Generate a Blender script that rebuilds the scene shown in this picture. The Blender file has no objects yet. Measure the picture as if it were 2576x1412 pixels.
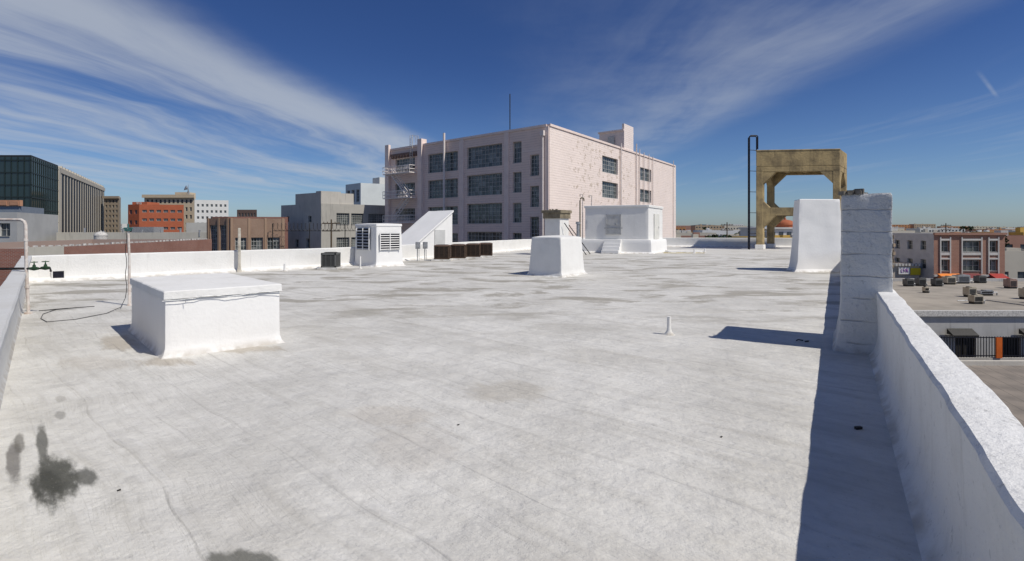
import bpy, bmesh, math, random
from mathutils import Vector, Matrix, noise
R=random.Random(7)
S=bpy.context.scene
COL=S.collection
GZ=-9.0
# ------------------------------------------------------------------ nodes
class G:
    def __init__(s,nt): s.nt=nt
    def n(s,t): return s.nt.nodes.new(t)
    def put(s,sock,v):
        if v is None: return
        if isinstance(v,bpy.types.NodeSocket): s.nt.links.new(v,sock)
        else:
            if isinstance(v,(tuple,list)) and len(v)==3 and sock.type=='RGBA': v=(*v,1)
            sock.default_value=v
    def math(s,op,a,b=None,c=None,clamp=False):
        n=s.n('ShaderNodeMath'); n.operation=op; n.use_clamp=clamp
        s.put(n.inputs[0],a); s.put(n.inputs[1],b); s.put(n.inputs[2],c); return n.outputs[0]
    def mr(s,v,a,b,c=0.0,d=1.0,sm=True):
        n=s.n('ShaderNodeMapRange'); n.interpolation_type='SMOOTHSTEP' if sm else 'LINEAR'
        for i,x in enumerate((v,a,b,c,d)): s.put(n.inputs[i],x)
        return n.outputs[0]
    def noise(s,vec,scale,detail=4,rough=.55,dist=0.):
        n=s.n('ShaderNodeTexNoise'); s.put(n.inputs['Vector'],vec)
        n.inputs['Scale'].default_value=scale; n.inputs['Detail'].default_value=detail
        n.inputs['Roughness'].default_value=rough; n.inputs['Distortion'].default_value=dist
        return n.outputs[0]
    def comb(s,x,y,z=0.):
        n=s.n('ShaderNodeCombineXYZ'); s.put(n.inputs[0],x); s.put(n.inputs[1],y); s.put(n.inputs[2],z); return n.outputs[0]
    def sep(s,v):
        n=s.n('ShaderNodeSeparateXYZ'); s.put(n.inputs[0],v); return n.outputs
    def mix(s,f,a,b,mode='MIX'):
        n=s.n('ShaderNodeMix'); n.data_type='RGBA'; n.blend_type=mode
        s.put(n.inputs[0],f); s.put(n.inputs[6],a); s.put(n.inputs[7],b); return n.outputs[2]
    def coord(s,k='Object'):
        return s.n('ShaderNodeTexCoord').outputs[k]
    def scale(s,v,k):
        n=s.n('ShaderNodeVectorMath'); n.operation='MULTIPLY'; s.put(n.inputs[0],v); n.inputs[1].default_value=k; return n.outputs[0]
def newmat(name):
    m=bpy.data.materials.new(name); m.use_nodes=True
    g=G(m.node_tree); b=m.node_tree.nodes['Principled BSDF']
    b.inputs['Specular IOR Level'].default_value=.25
    return m,g,b
def bump(g,b,h,st=.3,dist=.02):
    n=g.n('ShaderNodeBump'); n.inputs['Strength'].default_value=st; n.inputs['Distance'].default_value=dist
    g.put(n.inputs['Height'],h); g.put(b.inputs['Normal'],n.outputs[0])
def dk(c,k): return tuple(x*k for x in c)
def paint(name,col,dark=None,var=.5,scale=1.5,rough=.8,bs=.3,bd=.02,bscale=12,streak=False):
    m,g,b=newmat(name); dark=dark or dk(col,.7)
    c=g.coord(); 
    n1=g.noise(c,scale,5,.6); f=g.mr(n1,.35,.75)
    f=g.math('MULTIPLY',f,var)
    col1=g.mix(f,col,dark)
    if streak:
        n2=g.noise(g.scale(c,(3,3,.25)),1.5,4,.6)
        col1=g.mix(g.math('MULTIPLY',g.mr(n2,.52,.75),.5),col1,dk(dark,.7))
    g.put(b.inputs['Base Color'],col1); b.inputs['Roughness'].default_value=rough
    bump(g,b,g.noise(c,bscale,3,.6),bs,bd)
    return m
def metal(name,col,rough=.5,met=.0):
    m,g,b=newmat(name); c=g.coord()
    g.put(b.inputs['Base Color'],g.mix(g.mr(g.noise(c,9,4),.4,.7),col,dk(col,.6)))
    b.inputs['Roughness'].default_value=rough; b.inputs['Metallic'].default_value=met
    return m
def brick(name,c1,c2,mortar,bw=.22,bh=.075,ms=.012,stain=.35):
    m,g,b=newmat(name); uv=g.coord('UV')
    n=g.n('ShaderNodeTexBrick'); g.put(n.inputs['Vector'],uv); n.inputs['Scale'].default_value=1
    n.inputs['Brick Width'].default_value=bw; n.inputs['Row Height'].default_value=bh; n.inputs['Mortar Size'].default_value=ms
    g.put(n.inputs['Color1'],c1); g.put(n.inputs['Color2'],c2); g.put(n.inputs['Mortar'],mortar)
    col=n.outputs[0]
    st=g.mr(g.noise(uv,.5,6,.65),.35,.7)
    col=g.mix(g.math('MULTIPLY',st,stain),col,dk(c1,.55))
    g.put(b.inputs['Base Color'],col); b.inputs['Roughness'].default_value=.9
    bump(g,b,g.math('MULTIPLY',n.outputs[1],-1),.5,.02)
    return m
# ---- white roof paints
WH=(.78,.77,.735)
def whitepaint(name,col=WH,dirt=.25,peel=0.,course=0.,grain=.4):
    m,g,b=newmat(name); c=g.coord(); x,y,z=g.sep(c)
    f=g.math('MULTIPLY',g.mr(g.noise(c,1.3,6,.62),.4,.8),dirt)
    cc=g.mix(f,col,(.46,.44,.39))
    st=g.noise(g.scale(c,(5,5,.5)),1.3,4,.65)
    cc=g.mix(g.math('MULTIPLY',g.mr(st,.55,.8),dirt*.8),cc,(.40,.385,.35))
    lo=g.math('MULTIPLY',g.mr(z,.14,.0),g.mr(g.noise(c,3,4),.35,.65))
    cc=g.mix(g.math('MULTIPLY',lo,.6),cc,(.33,.28,.21))
    if peel:
        pn=g.noise(c,7.5,8,.72)
        cc=g.mix(g.math('MULTIPLY',g.mr(pn,.60,.66),peel),cc,(.36,.355,.34))
        pk=g.noise(c,30,3,.6); cc=g.mix(g.math('MULTIPLY',g.mr(pk,.62,.7),.6*peel),cc,(.28,.27,.25))
    h=g.math('ADD',g.noise(c,16,4,.7),g.math('MULTIPLY',g.noise(c,4,2),.7))
    if course:
        zz=g.math('FRACT',g.math('DIVIDE',g.math('ADD',z,g.math('MULTIPLY',g.noise(c,2.5,3),.07)),course))
        ln=g.math('MULTIPLY',g.mr(g.math('ABSOLUTE',g.math('SUBTRACT',zz,.5)),.0,.035,1.,0.),g.mr(g.noise(c,1.7,3),.35,.55))
        h=g.math('SUBTRACT',h,g.math('MULTIPLY',ln,.7)); cc=g.mix(g.math('MULTIPLY',ln,.22),cc,(.36,.35,.33))
    g.put(b.inputs['Base Color'],cc); b.inputs['Roughness'].default_value=.75
    bump(g,b,h,grain,.03)
    return m
M_white=whitepaint('white_roof_paint')
M_whiteclean=whitepaint('white_fresh_paint',(.84,.83,.80),.10,grain=.2)
M_pillar=whitepaint('weathered_white_paint',(.66,.66,.645),.30,peel=.6,course=.36,grain=.9)
M_board=whitepaint('board_formed_white_paint',(.78,.77,.74),.15,course=.33,grain=.3)
M_cop=whitepaint('weathered_coping_paint',(.76,.755,.73),.38,peel=.4,grain=.6)
M_shw=whitepaint('dull_white_paint',(.60,.60,.585),.3,grain=.4)
def roofmat():
    m,g,b=newmat('roof_coating'); c=g.coord(); x,y,z=g.sep(c)
    q=g.math('ADD',g.math('MULTIPLY',x,.66),g.math('MULTIPLY',y,.75))   # across the seams
    p=g.math('ADD',g.math('MULTIPLY',x,-.75),g.math('MULTIPLY',y,.66))  # along the seams
    wq=g.math('ADD',q,g.math('MULTIPLY',g.noise(c,.35,2),.5))
    col=g.mix(g.mr(g.noise(c,.55,7,.62),.35,.7),(.69,.675,.63),(.55,.535,.495))
    col=g.mix(g.math('MULTIPLY',g.mr(g.noise(c,7,6,.72),.45,.75),.42),col,(.43,.415,.38))
    sv=g.comb(g.math('MULTIPLY',p,.22),g.math('MULTIPLY',wq,2.2))
    sn=g.noise(sv,1.3,5,.6)
    col=g.mix(g.math('MULTIPLY',g.mr(sn,.50,.76),.5),col,(.40,.38,.335))
    s2=g.noise(g.comb(g.math('MULTIPLY',p,.9),g.math('MULTIPLY',wq,9.)),1.,5,.65)
    col=g.mix(g.math('MULTIPLY',g.mr(s2,.50,.75),.42),col,(.44,.425,.385))
    col=g.mix(g.math('MULTIPLY',g.mr(s2,.45,.25),.35),col,(.78,.77,.74))
    # broad cross-wise brushed bands further out
    bd=g.noise(g.comb(g.math('MULTIPLY',x,.16),g.math('MULTIPLY',y,1.1),3.),1.,6,.62)
    col=g.mix(g.math('MULTIPLY',g.math('MULTIPLY',g.mr(bd,.48,.72),g.mr(y,6,12)),.5),col,(.39,.37,.325))
    fr=g.math('FRACT',g.math('DIVIDE',wq,.92))
    ds=g.math('ABSOLUTE',g.math('SUBTRACT',fr,.5))
    seam=g.mr(ds,.0,.03,1.,0.)
    sb=g.mr(g.noise(sv,2.6,3),.46,.64)
    col=g.mix(g.math('MULTIPLY',g.math('MULTIPLY',seam,sb),.22),col,(.40,.385,.35))
    lap=g.mr(fr,.5,.66,1.,0.)
    far=g.math('MULTIPLY',g.mr(y,8.5,14),g.mr(y,46,32))
    pv=g.comb(g.math('MULTIPLY',x,.42),g.math('MULTIPLY',y,.8))
    pn=g.noise(pv,1.0,6,.62,.5)
    ring=g.mr(pn,.52,.60)
    col=g.mix(g.math('MULTIPLY',g.math('MULTIPLY',ring,far),.66),col,(.25,.225,.175))
    edge=g.mr(g.math('ABSOLUTE',g.math('SUBTRACT',pn,.54)),.0,.012,1.,0.)
    col=g.mix(g.math('MULTIPLY',g.math('MULTIPLY',edge,far),.3),col,(.24,.215,.17))
    pn2=g.noise(g.comb(g.math('MULTIPLY',p,.25),g.math('MULTIPLY',q,.5),5.),1.0,5,.6)
    col=g.mix(g.math('MULTIPLY',g.mr(pn2,.5,.7),.35),col,(.44,.415,.36))
    sh=g.comb(g.math('ADD',x,g.math('MULTIPLY',y,.9)),g.math('MULTIPLY',y,.45))
    wn=g.math('ADD',g.math('MULTIPLY',g.math('SUBTRACT',g.noise(sh,9.,5,.65),.5),.9),g.math('MULTIPLY',g.math('SUBTRACT',g.noise(sh,3.5,2,.5),.5),.7))
    for (bx,by,rx,ry,st,cc) in ((-3.66,4.10,.19,.38,.95,(.085,.085,.07)),(-3.62,4.0,.13,.25,.8,(.06,.06,.05)),(-3.44,4.12,.09,.15,.85,(.10,.10,.085)),(-4.36,4.75,.055,.42,.85,(.11,.11,.095)),(-4.84,5.48,.06,.12,.55,(.2,.19,.17)),(-5.3,6.0,.07,.12,.4,(.25,.23,.2)),
          (-4.28,4.4,.06,.4,.75,(.12,.11,.10)),(-4.62,4.8,.05,.2,.7,(.14,.13,.11)),(-1.66,3.08,.22,.10,.85,(.12,.12,.1)),(-.05,6.3,.5,.4,.40,(.36,.32,.25)),(-1.3,5.5,.5,.3,.32,(.42,.37,.30)),(-6.2,7.6,.5,.4,.3,(.40,.35,.28)),(-.9,4.7,.4,.5,.2,(.44,.39,.33)),
          (-4.6,8.5,.7,.25,.5,(.36,.30,.22)),(-6.9,9.0,.3,.6,.5,(.36,.30,.22)),(-5.2,7.7,.4,.25,.5,(.34,.28,.2))):
        dy0=g.math('SUBTRACT',y,by)
        dx=g.math('DIVIDE',g.math('ADD',g.math('SUBTRACT',x,bx),g.math('MULTIPLY',dy0,-bx/by)),rx); dy=g.math('DIVIDE',dy0,ry)
        d=g.math('SQRT',g.math('ADD',g.math('MULTIPLY',dx,dx),g.math('MULTIPLY',dy,dy)))
        d=g.math('ADD',d,g.math('MULTIPLY',wn,1.5))
        col=g.mix(g.math('MULTIPLY',g.mr(d,1.3,.65),st),col,cc)
    sp=g.noise(c,38,2,.5)
    col=g.mix(g.math('MULTIPLY',g.mr(sp,.66,.75),.4),col,(.30,.285,.26))
    g.put(b.inputs['Base Color'],col); b.inputs['Roughness'].default_value=.75
    h=g.math('ADD',g.math('MULTIPLY',g.noise(c,22,4,.7),.5),g.math('MULTIPLY',g.noise(c,2.2,3),2.2))
    h=g.math('ADD',h,g.math('MULTIPLY',seam,.3)); h=g.math('ADD',h,g.math('MULTIPLY',lap,.35))
    h=g.math('ADD',h,g.math('MULTIPLY',sn,1.6)); h=g.math('ADD',h,g.math('MULTIPLY',s2,1.1))
    bump(g,b,h,.8,.032)
    return m
M_roof=roofmat()
def glassmat(name,col=(.03,.04,.045),light=(.16,.18,.19),cell=1.6,rough=.12):
    m,g,b=newmat(name); c=g.coord(); 
    n=g.n('ShaderNodeVectorMath'); n.operation='FLOOR'; g.put(n.inputs[0],g.scale(c,(cell,cell,cell)))
    w=g.n('ShaderNodeTexWhiteNoise'); w.noise_dimensions='4D'; g.put(w.inputs['Vector'],n.outputs[0])
    oi=g.n('ShaderNodeObjectInfo'); g.put(w.inputs['W'],g.math('MULTIPLY',oi.outputs['Random'],50))
    f=g.math('POWER',w.outputs[0],2.2)
    g.put(b.inputs['Base Color'],g.mix(f,col,light)); b.inputs['Roughness'].default_value=rough
    b.inputs['Specular IOR Level'].default_value=.6
    return m
M_glass=glassmat('window_glass',(.04,.05,.05),(.24,.26,.25)); M_glass_far=glassmat('far_window_glass',(.05,.06,.07),(.10,.12,.14))
M_tower=glassmat('tinted_curtain_glass',(.015,.03,.033),(.03,.055,.055),.12,.08)
M_frame=metal('window_frame_paint',(.48,.48,.45)); M_framew=metal('white_window_frame',(.62,.60,.56)); M_dark=metal('dark_metal',(.035,.033,.03)); M_black=metal('black_steel',(.012,.013,.022))
M_galv=metal('galvanised_steel',(.42,.43,.44),.45,.4); M_rustw=paint('rust_streaked_white_paint',(.66,.62,.57),(.30,.15,.08),.6,6,.6)
M_green=metal('green_brass',(.05,.10,.05),.5,.3); M_rubber=metal('black_cable',(.015,.015,.015))
M_brown=paint('brown_condenser_paint',(.10,.065,.045),(.05,.035,.025),.6,4,.6); M_brownlight=paint('faded_brown_paint',(.36,.25,.21),(.2,.13,.1),.6,4)
M_grayac=paint('grey_condenser_paint',(.13,.13,.125),None,.5,4,.6); M_beigeac=paint('beige_unit_paint',(.48,.43,.34),(.3,.25,.18),.6,2)
M_conc=paint('ochre_concrete',(.43,.325,.165),(.16,.125,.075),.95,.9,.9,.5,.05,6,streak=True)
M_conc2=paint('brown_concrete',(.27,.23,.16),(.12,.10,.07),.8,2.,.9,.5,.04,8,streak=True)
M_asph=paint('city_ground',(.11,.11,.11),(.06,.06,.06),.8,.05,.95)
M_grayroof=paint('grey_gravel_roof',(.31,.29,.26),(.18,.17,.155),.8,.35,.95,.3,.03,3)
M_tan=paint('tan_plaster',(.42,.33,.24),None,.5,.6,.9)
# ------------------------------------------------------------------ mesh helper
def V2(a): return Vector((a[0],a[1]))
class M:
    def __init__(s): s.v=[];s.f=[];s.mi=[];s.uv=[]
    def poly(s,pts,m=0,uv=None):
        i=len(s.v); s.v+= [tuple(p) for p in pts]; s.f.append(tuple(range(i,i+len(pts)))); s.mi.append(m)
        s.uv.append(uv or [(0,0)]*len(pts))
    def prism(s,P,z0,z1,m=0,mt=None):
        n=len(P); 
        for i in range(n):
            a=P[i]; b=P[(i+1)%n]; L=(V2(b)-V2(a)).length
            s.poly([(a[0],a[1],z0),(b[0],b[1],z0),(b[0],b[1],z1),(a[0],a[1],z1)],m,[(0,z0),(L,z0),(L,z1),(0,z1)])
        s.poly([(p[0],p[1],z1) for p in P],m if mt is None else mt,[(p[0],p[1]) for p in P]); s.poly([(p[0],p[1],z0) for p in P][::-1],m)
    def box(s,C,e1,L1,e2,L2,z0,z1,m=0):
        C=V2(C);e1=V2(e1);e2=V2(e2)
        s.prism([C,C+e1*L1,C+e1*L1+e2*L2,C+e2*L2],z0,z1,m)
    def cb(s,cx,cy,z0,sx,sy,sz,rot=0.,m=0):
        c,t=math.cos(rot),math.sin(rot); P=[]
        for a,b in ((-1,-1),(1,-1),(1,1),(-1,1)):
            x=a*sx/2;y=b*sy/2; P.append((cx+x*c-y*t,cy+x*t+y*c))
        s.prism(P,z0,z0+sz,m)
    def tube(s,pts,r,n=8,m=0):
        pts=[Vector(p) for p in pts]; rings=[]
        for i,p in enumerate(pts):
            d=(pts[min(i+1,len(pts)-1)]-pts[max(i-1,0)]).normalized()
            up=Vector((0,0,1)) if abs(d.z)<.9 else Vector((1,0,0))
            a=d.cross(up).normalized(); b=d.cross(a)
            rr=r[i] if isinstance(r,(list,tuple)) else r
            rings.append([p+a*(rr*math.cos(2*math.pi*k/n))+b*(rr*math.sin(2*math.pi*k/n)) for k in range(n)])
        for i in range(len(rings)-1):
            for k in range(n): s.poly([rings[i][k],rings[i][(k+1)%n],rings[i+1][(k+1)%n],rings[i+1][k]],m)
        s.poly(rings[0],m); s.poly(rings[-1],m)
    def torus(s,c,R_,r,ax='z',n=20,m=0):
        pts=[]
        for k in range(n+1):
            a=2*math.pi*k/n; u,w=R_*math.cos(a),R_*math.sin(a)
            pts.append((c[0]+u,c[1]+w,c[2]) if ax=='z' else ((c[0]+u,c[1],c[2]+w) if ax=='y' else (c[0],c[1]+u,c[2]+w)))
        s.tube(pts,r,6,m)
    def facade(s,A,e,n,L,z0,z1,ops,depth=.25,m=0):
        A=V2(A);e=V2(e);n=V2(n)
        ss=sorted({0.,float(L)}|{o[0] for o in ops}|{o[1] for o in ops}); zz=sorted({float(z0),float(z1)}|{o[2] for o in ops}|{o[3] for o in ops})
        def p(a,z,o=0.): q=A+e*a+n*o; return (q.x,q.y,z)
        for i in range(len(ss)-1):
            for j in range(len(zz)-1):
                a,b,c,d=ss[i],ss[i+1],zz[j],zz[j+1]; ms,mz=(a+b)/2,(c+d)/2
                if any(o[0]<ms<o[1] and o[2]<mz<o[3] for o in ops): continue
                s.poly([p(a,c),p(b,c),p(b,d),p(a,d)],m,[(a,c),(b,c),(b,d),(a,d)])
        for o in ops:
            a,b,c,d=o[:4]; k=-depth
            for q0,q1 in (((a,c),(b,c)),((b,c),(b,d)),((b,d),(a,d)),((a,d),(a,c))):
                s.poly([p(*q0),p(*q1),p(*q1,k),p(*q0,k)],m,[q0,q1,q1,q0])
    def mesh(s,name,mats,origin=(0,0,0),smooth=False,weld=True):
        me=bpy.data.meshes.new(name); o=Vector(origin)
        me.from_pydata([tuple(Vector(v)-o) for v in s.v],[],s.f)
        for mt in mats: me.materials.append(mt)
        me.polygons.foreach_set('material_index',s.mi)
        uvl=me.uv_layers.new(name='UVMap')
        flat=[c for u in s.uv for q in u for c in q]; uvl.data.foreach_set('uv',flat)
        bm=bmesh.new(); bm.from_mesh(me)
        if weld: bmesh.ops.remove_doubles(bm,verts=bm.verts,dist=.0004)
        bmesh.ops.recalc_face_normals(bm,faces=bm.faces)
        for f in bm.faces: f.smooth=smooth
        bm.to_mesh(me); bm.free(); me.update()
        if smooth:
            try: me.set_sharp_from_angle(angle=math.radians(28))
            except Exception: pass
        return me
    def obj(s,name,mats,origin=(0,0,0),parent=None,smooth=False,**k):
        return mk(name,s.mesh(name,mats,origin,smooth),origin,parent,**k)
def mk(name,me,loc,parent=None,label=None,cat=None,group=None,kind=None,mat=None):
    ob=bpy.data.objects.new(name,me); COL.objects.link(ob)
    if parent is not None:
        ob.parent=parent; ob.location=Vector(loc)-parent.location
    else: ob.location=loc
    if label: ob['label']=label
    if cat: ob['category']=cat
    if group: ob['group']=group
    if kind: ob['kind']=kind
    return ob
def root(name,loc,label,cat,group=None):
    ob=bpy.data.objects.new(name,None); ob.empty_display_size=.3; COL.objects.link(ob); ob.location=loc
    ob['label']=label; ob['category']=cat
    if group: ob['group']=group
    return ob
def dup(rt,loc,rot=0.,label=None):
    n=rt.copy(); COL.objects.link(n); n.location=loc; n.rotation_euler=(0,0,rot)
    if label: n['label']=label
    for ch in rt.children:
        c=ch.copy(); COL.objects.link(c); c.parent=n
    return n
def bev(ob,w=.01,seg=2):
    b=ob.modifiers.new('Bevel','BEVEL'); b.width=w; b.segments=seg; b.limit_method='ANGLE'
# plaster solids ------------------------------------------------
def offpoly(P,d):
    n=len(P);out=[]
    for i in range(n):
        a,b,c=V2(P[i-1]),V2(P[i]),V2(P[(i+1)%n]); t1=(b-a).normalized(); t2=(c-b).normalized()
        n1=Vector((t1.y,-t1.x)); n2=Vector((t2.y,-t2.x)); out.append(b+(n1+n2)*(d/(1+n1.dot(n2))))
    return out
def lump(P,levels,seg=.15,amp=.01,fr=1.6,rad=.03,m=0,topfn=None):
    P=[V2(p) for p in P]
    if sum(P[i-1].x*P[i].y-P[i].x*P[i-1].y for i in range(len(P)))<0: P=P[::-1]
    lv=[levels[0]]
    for a,b in zip(levels,levels[1:]):
        k=max(1,int(math.ceil(abs(b[0]-a[0])/seg)))
        for i in range(1,k+1): lv.append((a[0]+(b[0]-a[0])*i/k,a[1]+(b[1]-a[1])*i/k))
    cnt=[max(2,int((P[(i+1)%len(P)]-P[i]).length/seg)) for i in range(len(P))]
    rings=[]
    for z,off in lv:
        Q=offpoly(P,off); n=len(Q); ring=[]
        for i in range(n):
            a,b=Q[i],Q[(i+1)%n]; t=(b-a).normalized(); a2=a+t*rad; b2=b-t*rad
            for k in range(cnt[i]+1): ring.append(a2.lerp(b2,k/cnt[i]))
            nx=(Q[(i+2)%n]-b).normalized(); ring.append(((b-t*rad)+(b+nx*rad)+b*1.0)/3)
        r3=[]
        for q in ring:
            p=Vector((q.x,q.y,z)); w=noise.noise_vector(p*fr)*amp+noise.noise_vector(p*fr*3.1)*amp*.35
            r3.append(p+Vector((w.x,w.y,w.z*.6 if z>.05 else 0)))
        rings.append(r3)
    mm=M(); n=len(rings[0])
    for a,b in zip(rings,rings[1:]):
        for k in range(n): mm.poly([a[k],a[(k+1)%n],b[(k+1)%n],b[k]],m)
    mm.poly(rings[-1],m)
    return mm
def nrm(v): v=V2(v); return v.normalized()
def quad(C,e1,L1,e2,L2): C=V2(C);e1=V2(e1);e2=V2(e2); return [C,C+e1*L1,C+e1*L1+e2*L2,C+e2*L2]
# ------------------------------------------------------------------ camera, sun, sky
cam=bpy.data.cameras.new('camera'); co=bpy.data.objects.new('camera',cam); COL.objects.link(co)
co.location=(0,0,2.0); co.rotation_euler=(math.radians(90),0,0)
cam.sensor_width=36; cam.lens=18; cam.shift_y=-131/2576; cam.clip_end=20000; cam.clip_start=.05
S.camera=co
S.view_settings.view_transform='Standard'; S.view_settings.look='None'; S.view_settings.exposure=0
el=math.radians(52); h=Vector((-.87,.49)).normalized()
d=Vector((h.x*math.cos(el),h.y*math.cos(el),-math.sin(el)))
sl=bpy.data.lights.new('sun','SUN'); sl.energy=3.8; sl.angle=math.radians(.5); sl.color=(1,.95,.87)
so=bpy.data.objects.new('sun',sl); COL.objects.link(so); so.rotation_euler=d.to_track_quat('-Z','Y').to_euler(); so.location=(20,-10,40)
W=bpy.data.worlds.new('World'); S.world=W; W.use_nodes=True; nt=W.node_tree; g=G(nt)
bg=nt.nodes['Background']; sky=g.n('ShaderNodeTexSky'); sky.sky_type='NISHITA'; sky.sun_disc=False
sky.sun_elevation=el; sky.sun_rotation=math.atan2(-h.x,-h.y); sky.air_density=1.; sky.dust_density=.35; sky.ozone_density=3.5
dirv=g.coord('Generated'); x,y,z=g.sep(dirv)
zc=g.math('MAXIMUM',z,.03); PX=g.math('DIVIDE',x,zc); PY=g.math('DIVIDE',y,zc)
base=g.mix(1.,sky.outputs[0],g.mix(g.mr(z,.0,.33),(.60,.74,.98),(.30,.43,.72)),'MULTIPLY')
pv=g.comb(PX,PY)
soft=g.noise(pv,.8,5,.6)
wx=g.math('ADD',PX,g.math('MULTIPLY',g.math('SUBTRACT',g.noise(pv,.33,3,.5),.5),1.6))
fib=g.noise(g.comb(g.math('MULTIPLY',wx,.95),g.math('MULTIPLY',PY,.16)),1.,7,.60,.25)
fine=g.noise(g.comb(g.math('MULTIPLY',wx,5.),g.math('MULTIPLY',PY,.8)),1.,6,.65)
A=g.math('SUBTRACT',PX,g.math('MULTIPLY',g.math('SUBTRACT',PY,2.4),.16))
A=g.math('ADD',A,g.math('MULTIPLY',g.math('SUBTRACT',soft,.5),.45))
ML=g.mr(A,-1.3,-1.95)
edgeb=g.math('MULTIPLY',g.mr(A,-1.35,-1.8),g.mr(A,-2.6,-2.0))
dl=g.mr(g.math('ADD',g.math('ADD',g.math('MULTIPLY',fib,.8),g.math('MULTIPLY',fine,.17)),g.math('ADD',g.math('MULTIPLY',soft,.12),g.math('MULTIPLY',edgeb,.10))),.40,.74)
dl=g.math('MULTIPLY',g.math('MULTIPLY',dl,ML),.72)
xr=g.math('ADD',PX,g.math('MULTIPLY',g.math('SUBTRACT',soft,.5),.7))
MRr=g.math('MULTIPLY',g.mr(xr,-.3,1.7),g.mr(xr,1.75,2.3,1.,0.))
MRr=g.math('MULTIPLY',MRr,g.mr(PY,12,5))
dr=g.math('MULTIPLY',g.math('MULTIPLY',g.mr(g.math('ADD',g.math('MULTIPLY',fib,.5),g.math('ADD',g.math('MULTIPLY',soft,.4),g.math('MULTIPLY',fine,.14))),.34,.66),MRr),.42)
thin=g.math('MULTIPLY',g.math('MULTIPLY',g.mr(fib,.5,.7),g.mr(PX,2.,4.)),.20)
cx=g.math('SUBTRACT',PX,2.9); cy=g.math('SUBTRACT',PY,3.2)
tt=g.math('ADD',g.math('MULTIPLY',cx,.75),g.math('MULTIPLY',cy,.66)); pp=g.math('ABSOLUTE',g.math('ADD',g.math('MULTIPLY',cx,-.66),g.math('MULTIPLY',cy,.75)))
ctr=g.math('MULTIPLY',g.math('MULTIPLY',g.mr(tt,0.,.5),g.mr(tt,1.15,.8)),g.mr(pp,.022,.0)); ctr=g.math('MULTIPLY',ctr,g.math('MULTIPLY',fine,.5))
den=g.math('ADD',g.math('ADD',dl,dr),g.math('ADD',thin,ctr),clamp=True)
den=g.math('MULTIPLY',den,g.mr(z,.03,.10))
skyc=g.mix(den,base,(5.4,5.9,6.6))
g.put(bg.inputs[0],skyc); bg.inputs[1].default_value=.088
# ------------------------------------------------------------------ ground and our roof
m=M(); m.poly([(-7000,-2000,GZ),(7000,-2000,GZ),(7000,9000,GZ),(-7000,9000,GZ)])
m.obj('ground',[M_asph],kind='structure')
m=M(); mh=paint('hazy_hill',(.20,.27,.36),(.16,.22,.31),.5,.002)  # distance haze is put into the bluish hill colour
N_=90
for i in range(N_):
    pts=[]
    for k in (i,i+1):
        xx=-6500+k*110; hh=60+90*noise.noise(Vector((xx*.0011,3,0)))+40*noise.noise(Vector((xx*.004,8,0)))
        pts.append((xx,5600+300*math.sin(k*.2),max(12,hh*(1. if xx<600 else .55))))
    a,b=pts; m.poly([(a[0],a[1],GZ),(b[0],b[1],GZ),b,a]); m.poly([a,b,(b[0],b[1]+1500,GZ),(a[0],a[1]+1500,GZ)])
m.obj('hills',[mh],smooth=True,kind='structure')
RP=[(.172,-.772),(-17.9,18.9),(-9.3,26.6),(1.6,48.6),(9,57.),(34.8,54.)]
def outn(a,b): t=(V2(b)-V2(a)).normalized(); return Vector((-t.y,t.x))
OP=offpoly(RP[::-1],.13)
m=M(); m.poly([(p.x,p.y,0) for p in OP]); 
for i in range(len(OP)):
    a,b=OP[i],OP[(i+1)%len(OP)]; m.poly([(a.x,a.y,GZ),(b.x,b.y,GZ),(b.x,b.y,0),(a.x,a.y,0)],1)
m.obj('roof_floor',[M_roof,M_tan],kind='structure')
def sweep(path,prof,amp=.012,seg=.3,fr=1.1,ext0=0.,ext1=0.):
    path=[V2(p) for p in path]; norms=[]
    for i in range(len(path)):
        if i==0: norms.append(outn(path[0],path[1]))
        elif i==len(path)-1: norms.append(outn(path[-2],path[-1]))
        else:
            n1=outn(path[i-1],path[i]);n2=outn(path[i],path[i+1]); norms.append((n1+n2)/(1+n1.dot(n2)))
    path[0]=path[0]-(path[1]-path[0]).normalized()*ext0; path[-1]=path[-1]+(path[-1]-path[-2]).normalized()*ext1
    st=[]
    for i in range(len(path)-1):
        L=(path[i+1]-path[i]).length; k=max(1,int(L/seg))
        for j in range(k+(1 if i==len(path)-2 else 0)): st.append((path[i].lerp(path[i+1],j/k),norms[i].lerp(norms[i+1],j/k)))
    rings=[]
    for p,n in st:
        r=[]
        for o,zz in prof:
            q=Vector((p.x+n.x*o,p.y+n.y*o,zz)); w=noise.noise_vector(q*fr)*amp+noise.noise_vector(q*fr*4)*amp*.4
            if zz<=0: w*=0
            r.append(q+w)
        rings.append(r)
    mm=M()
    for a,b in zip(rings,rings[1:]):
        for k in range(len(prof)-1): mm.poly([a[k],b[k],b[k+1],a[k+1]])
    mm.poly(rings[0]); mm.poly(rings[-1]); return mm
def wprof(H,t=.35,over=0.,cant=.12):
    p=[(-cant,-.002),(-cant*.55,.05),(-.02,.16),(0,.3),(0,.5),(0,.7)]
    if over: p+=[(0,H-.10),(-over,H-.09),(-over,H-.03),(-over+.02,H)]
    else: p+=[(-.008,H-.12),(-.01,H-.035),(.012,H-.006)]
    p+=[(t*.5,H+.004),(t-.02,H-.004),(t,H-.03),(t+.005,H-.1),(t,H-.2),(t,-.5)]
    return p
def sub(p,st=.1):
    out=[p[0]]
    for a,b in zip(p,p[1:]):
        k=max(1,int(math.hypot(b[0]-a[0],b[1]-a[1])/st))
        out+=[(a[0]+(b[0]-a[0])*i/k,a[1]+(b[1]-a[1])*i/k) for i in range(1,k+1)]
    return out
m=sweep([RP[5],RP[0]],sub(wprof(1.0,t=.27),.07),.013,.12,1.8); 
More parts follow.
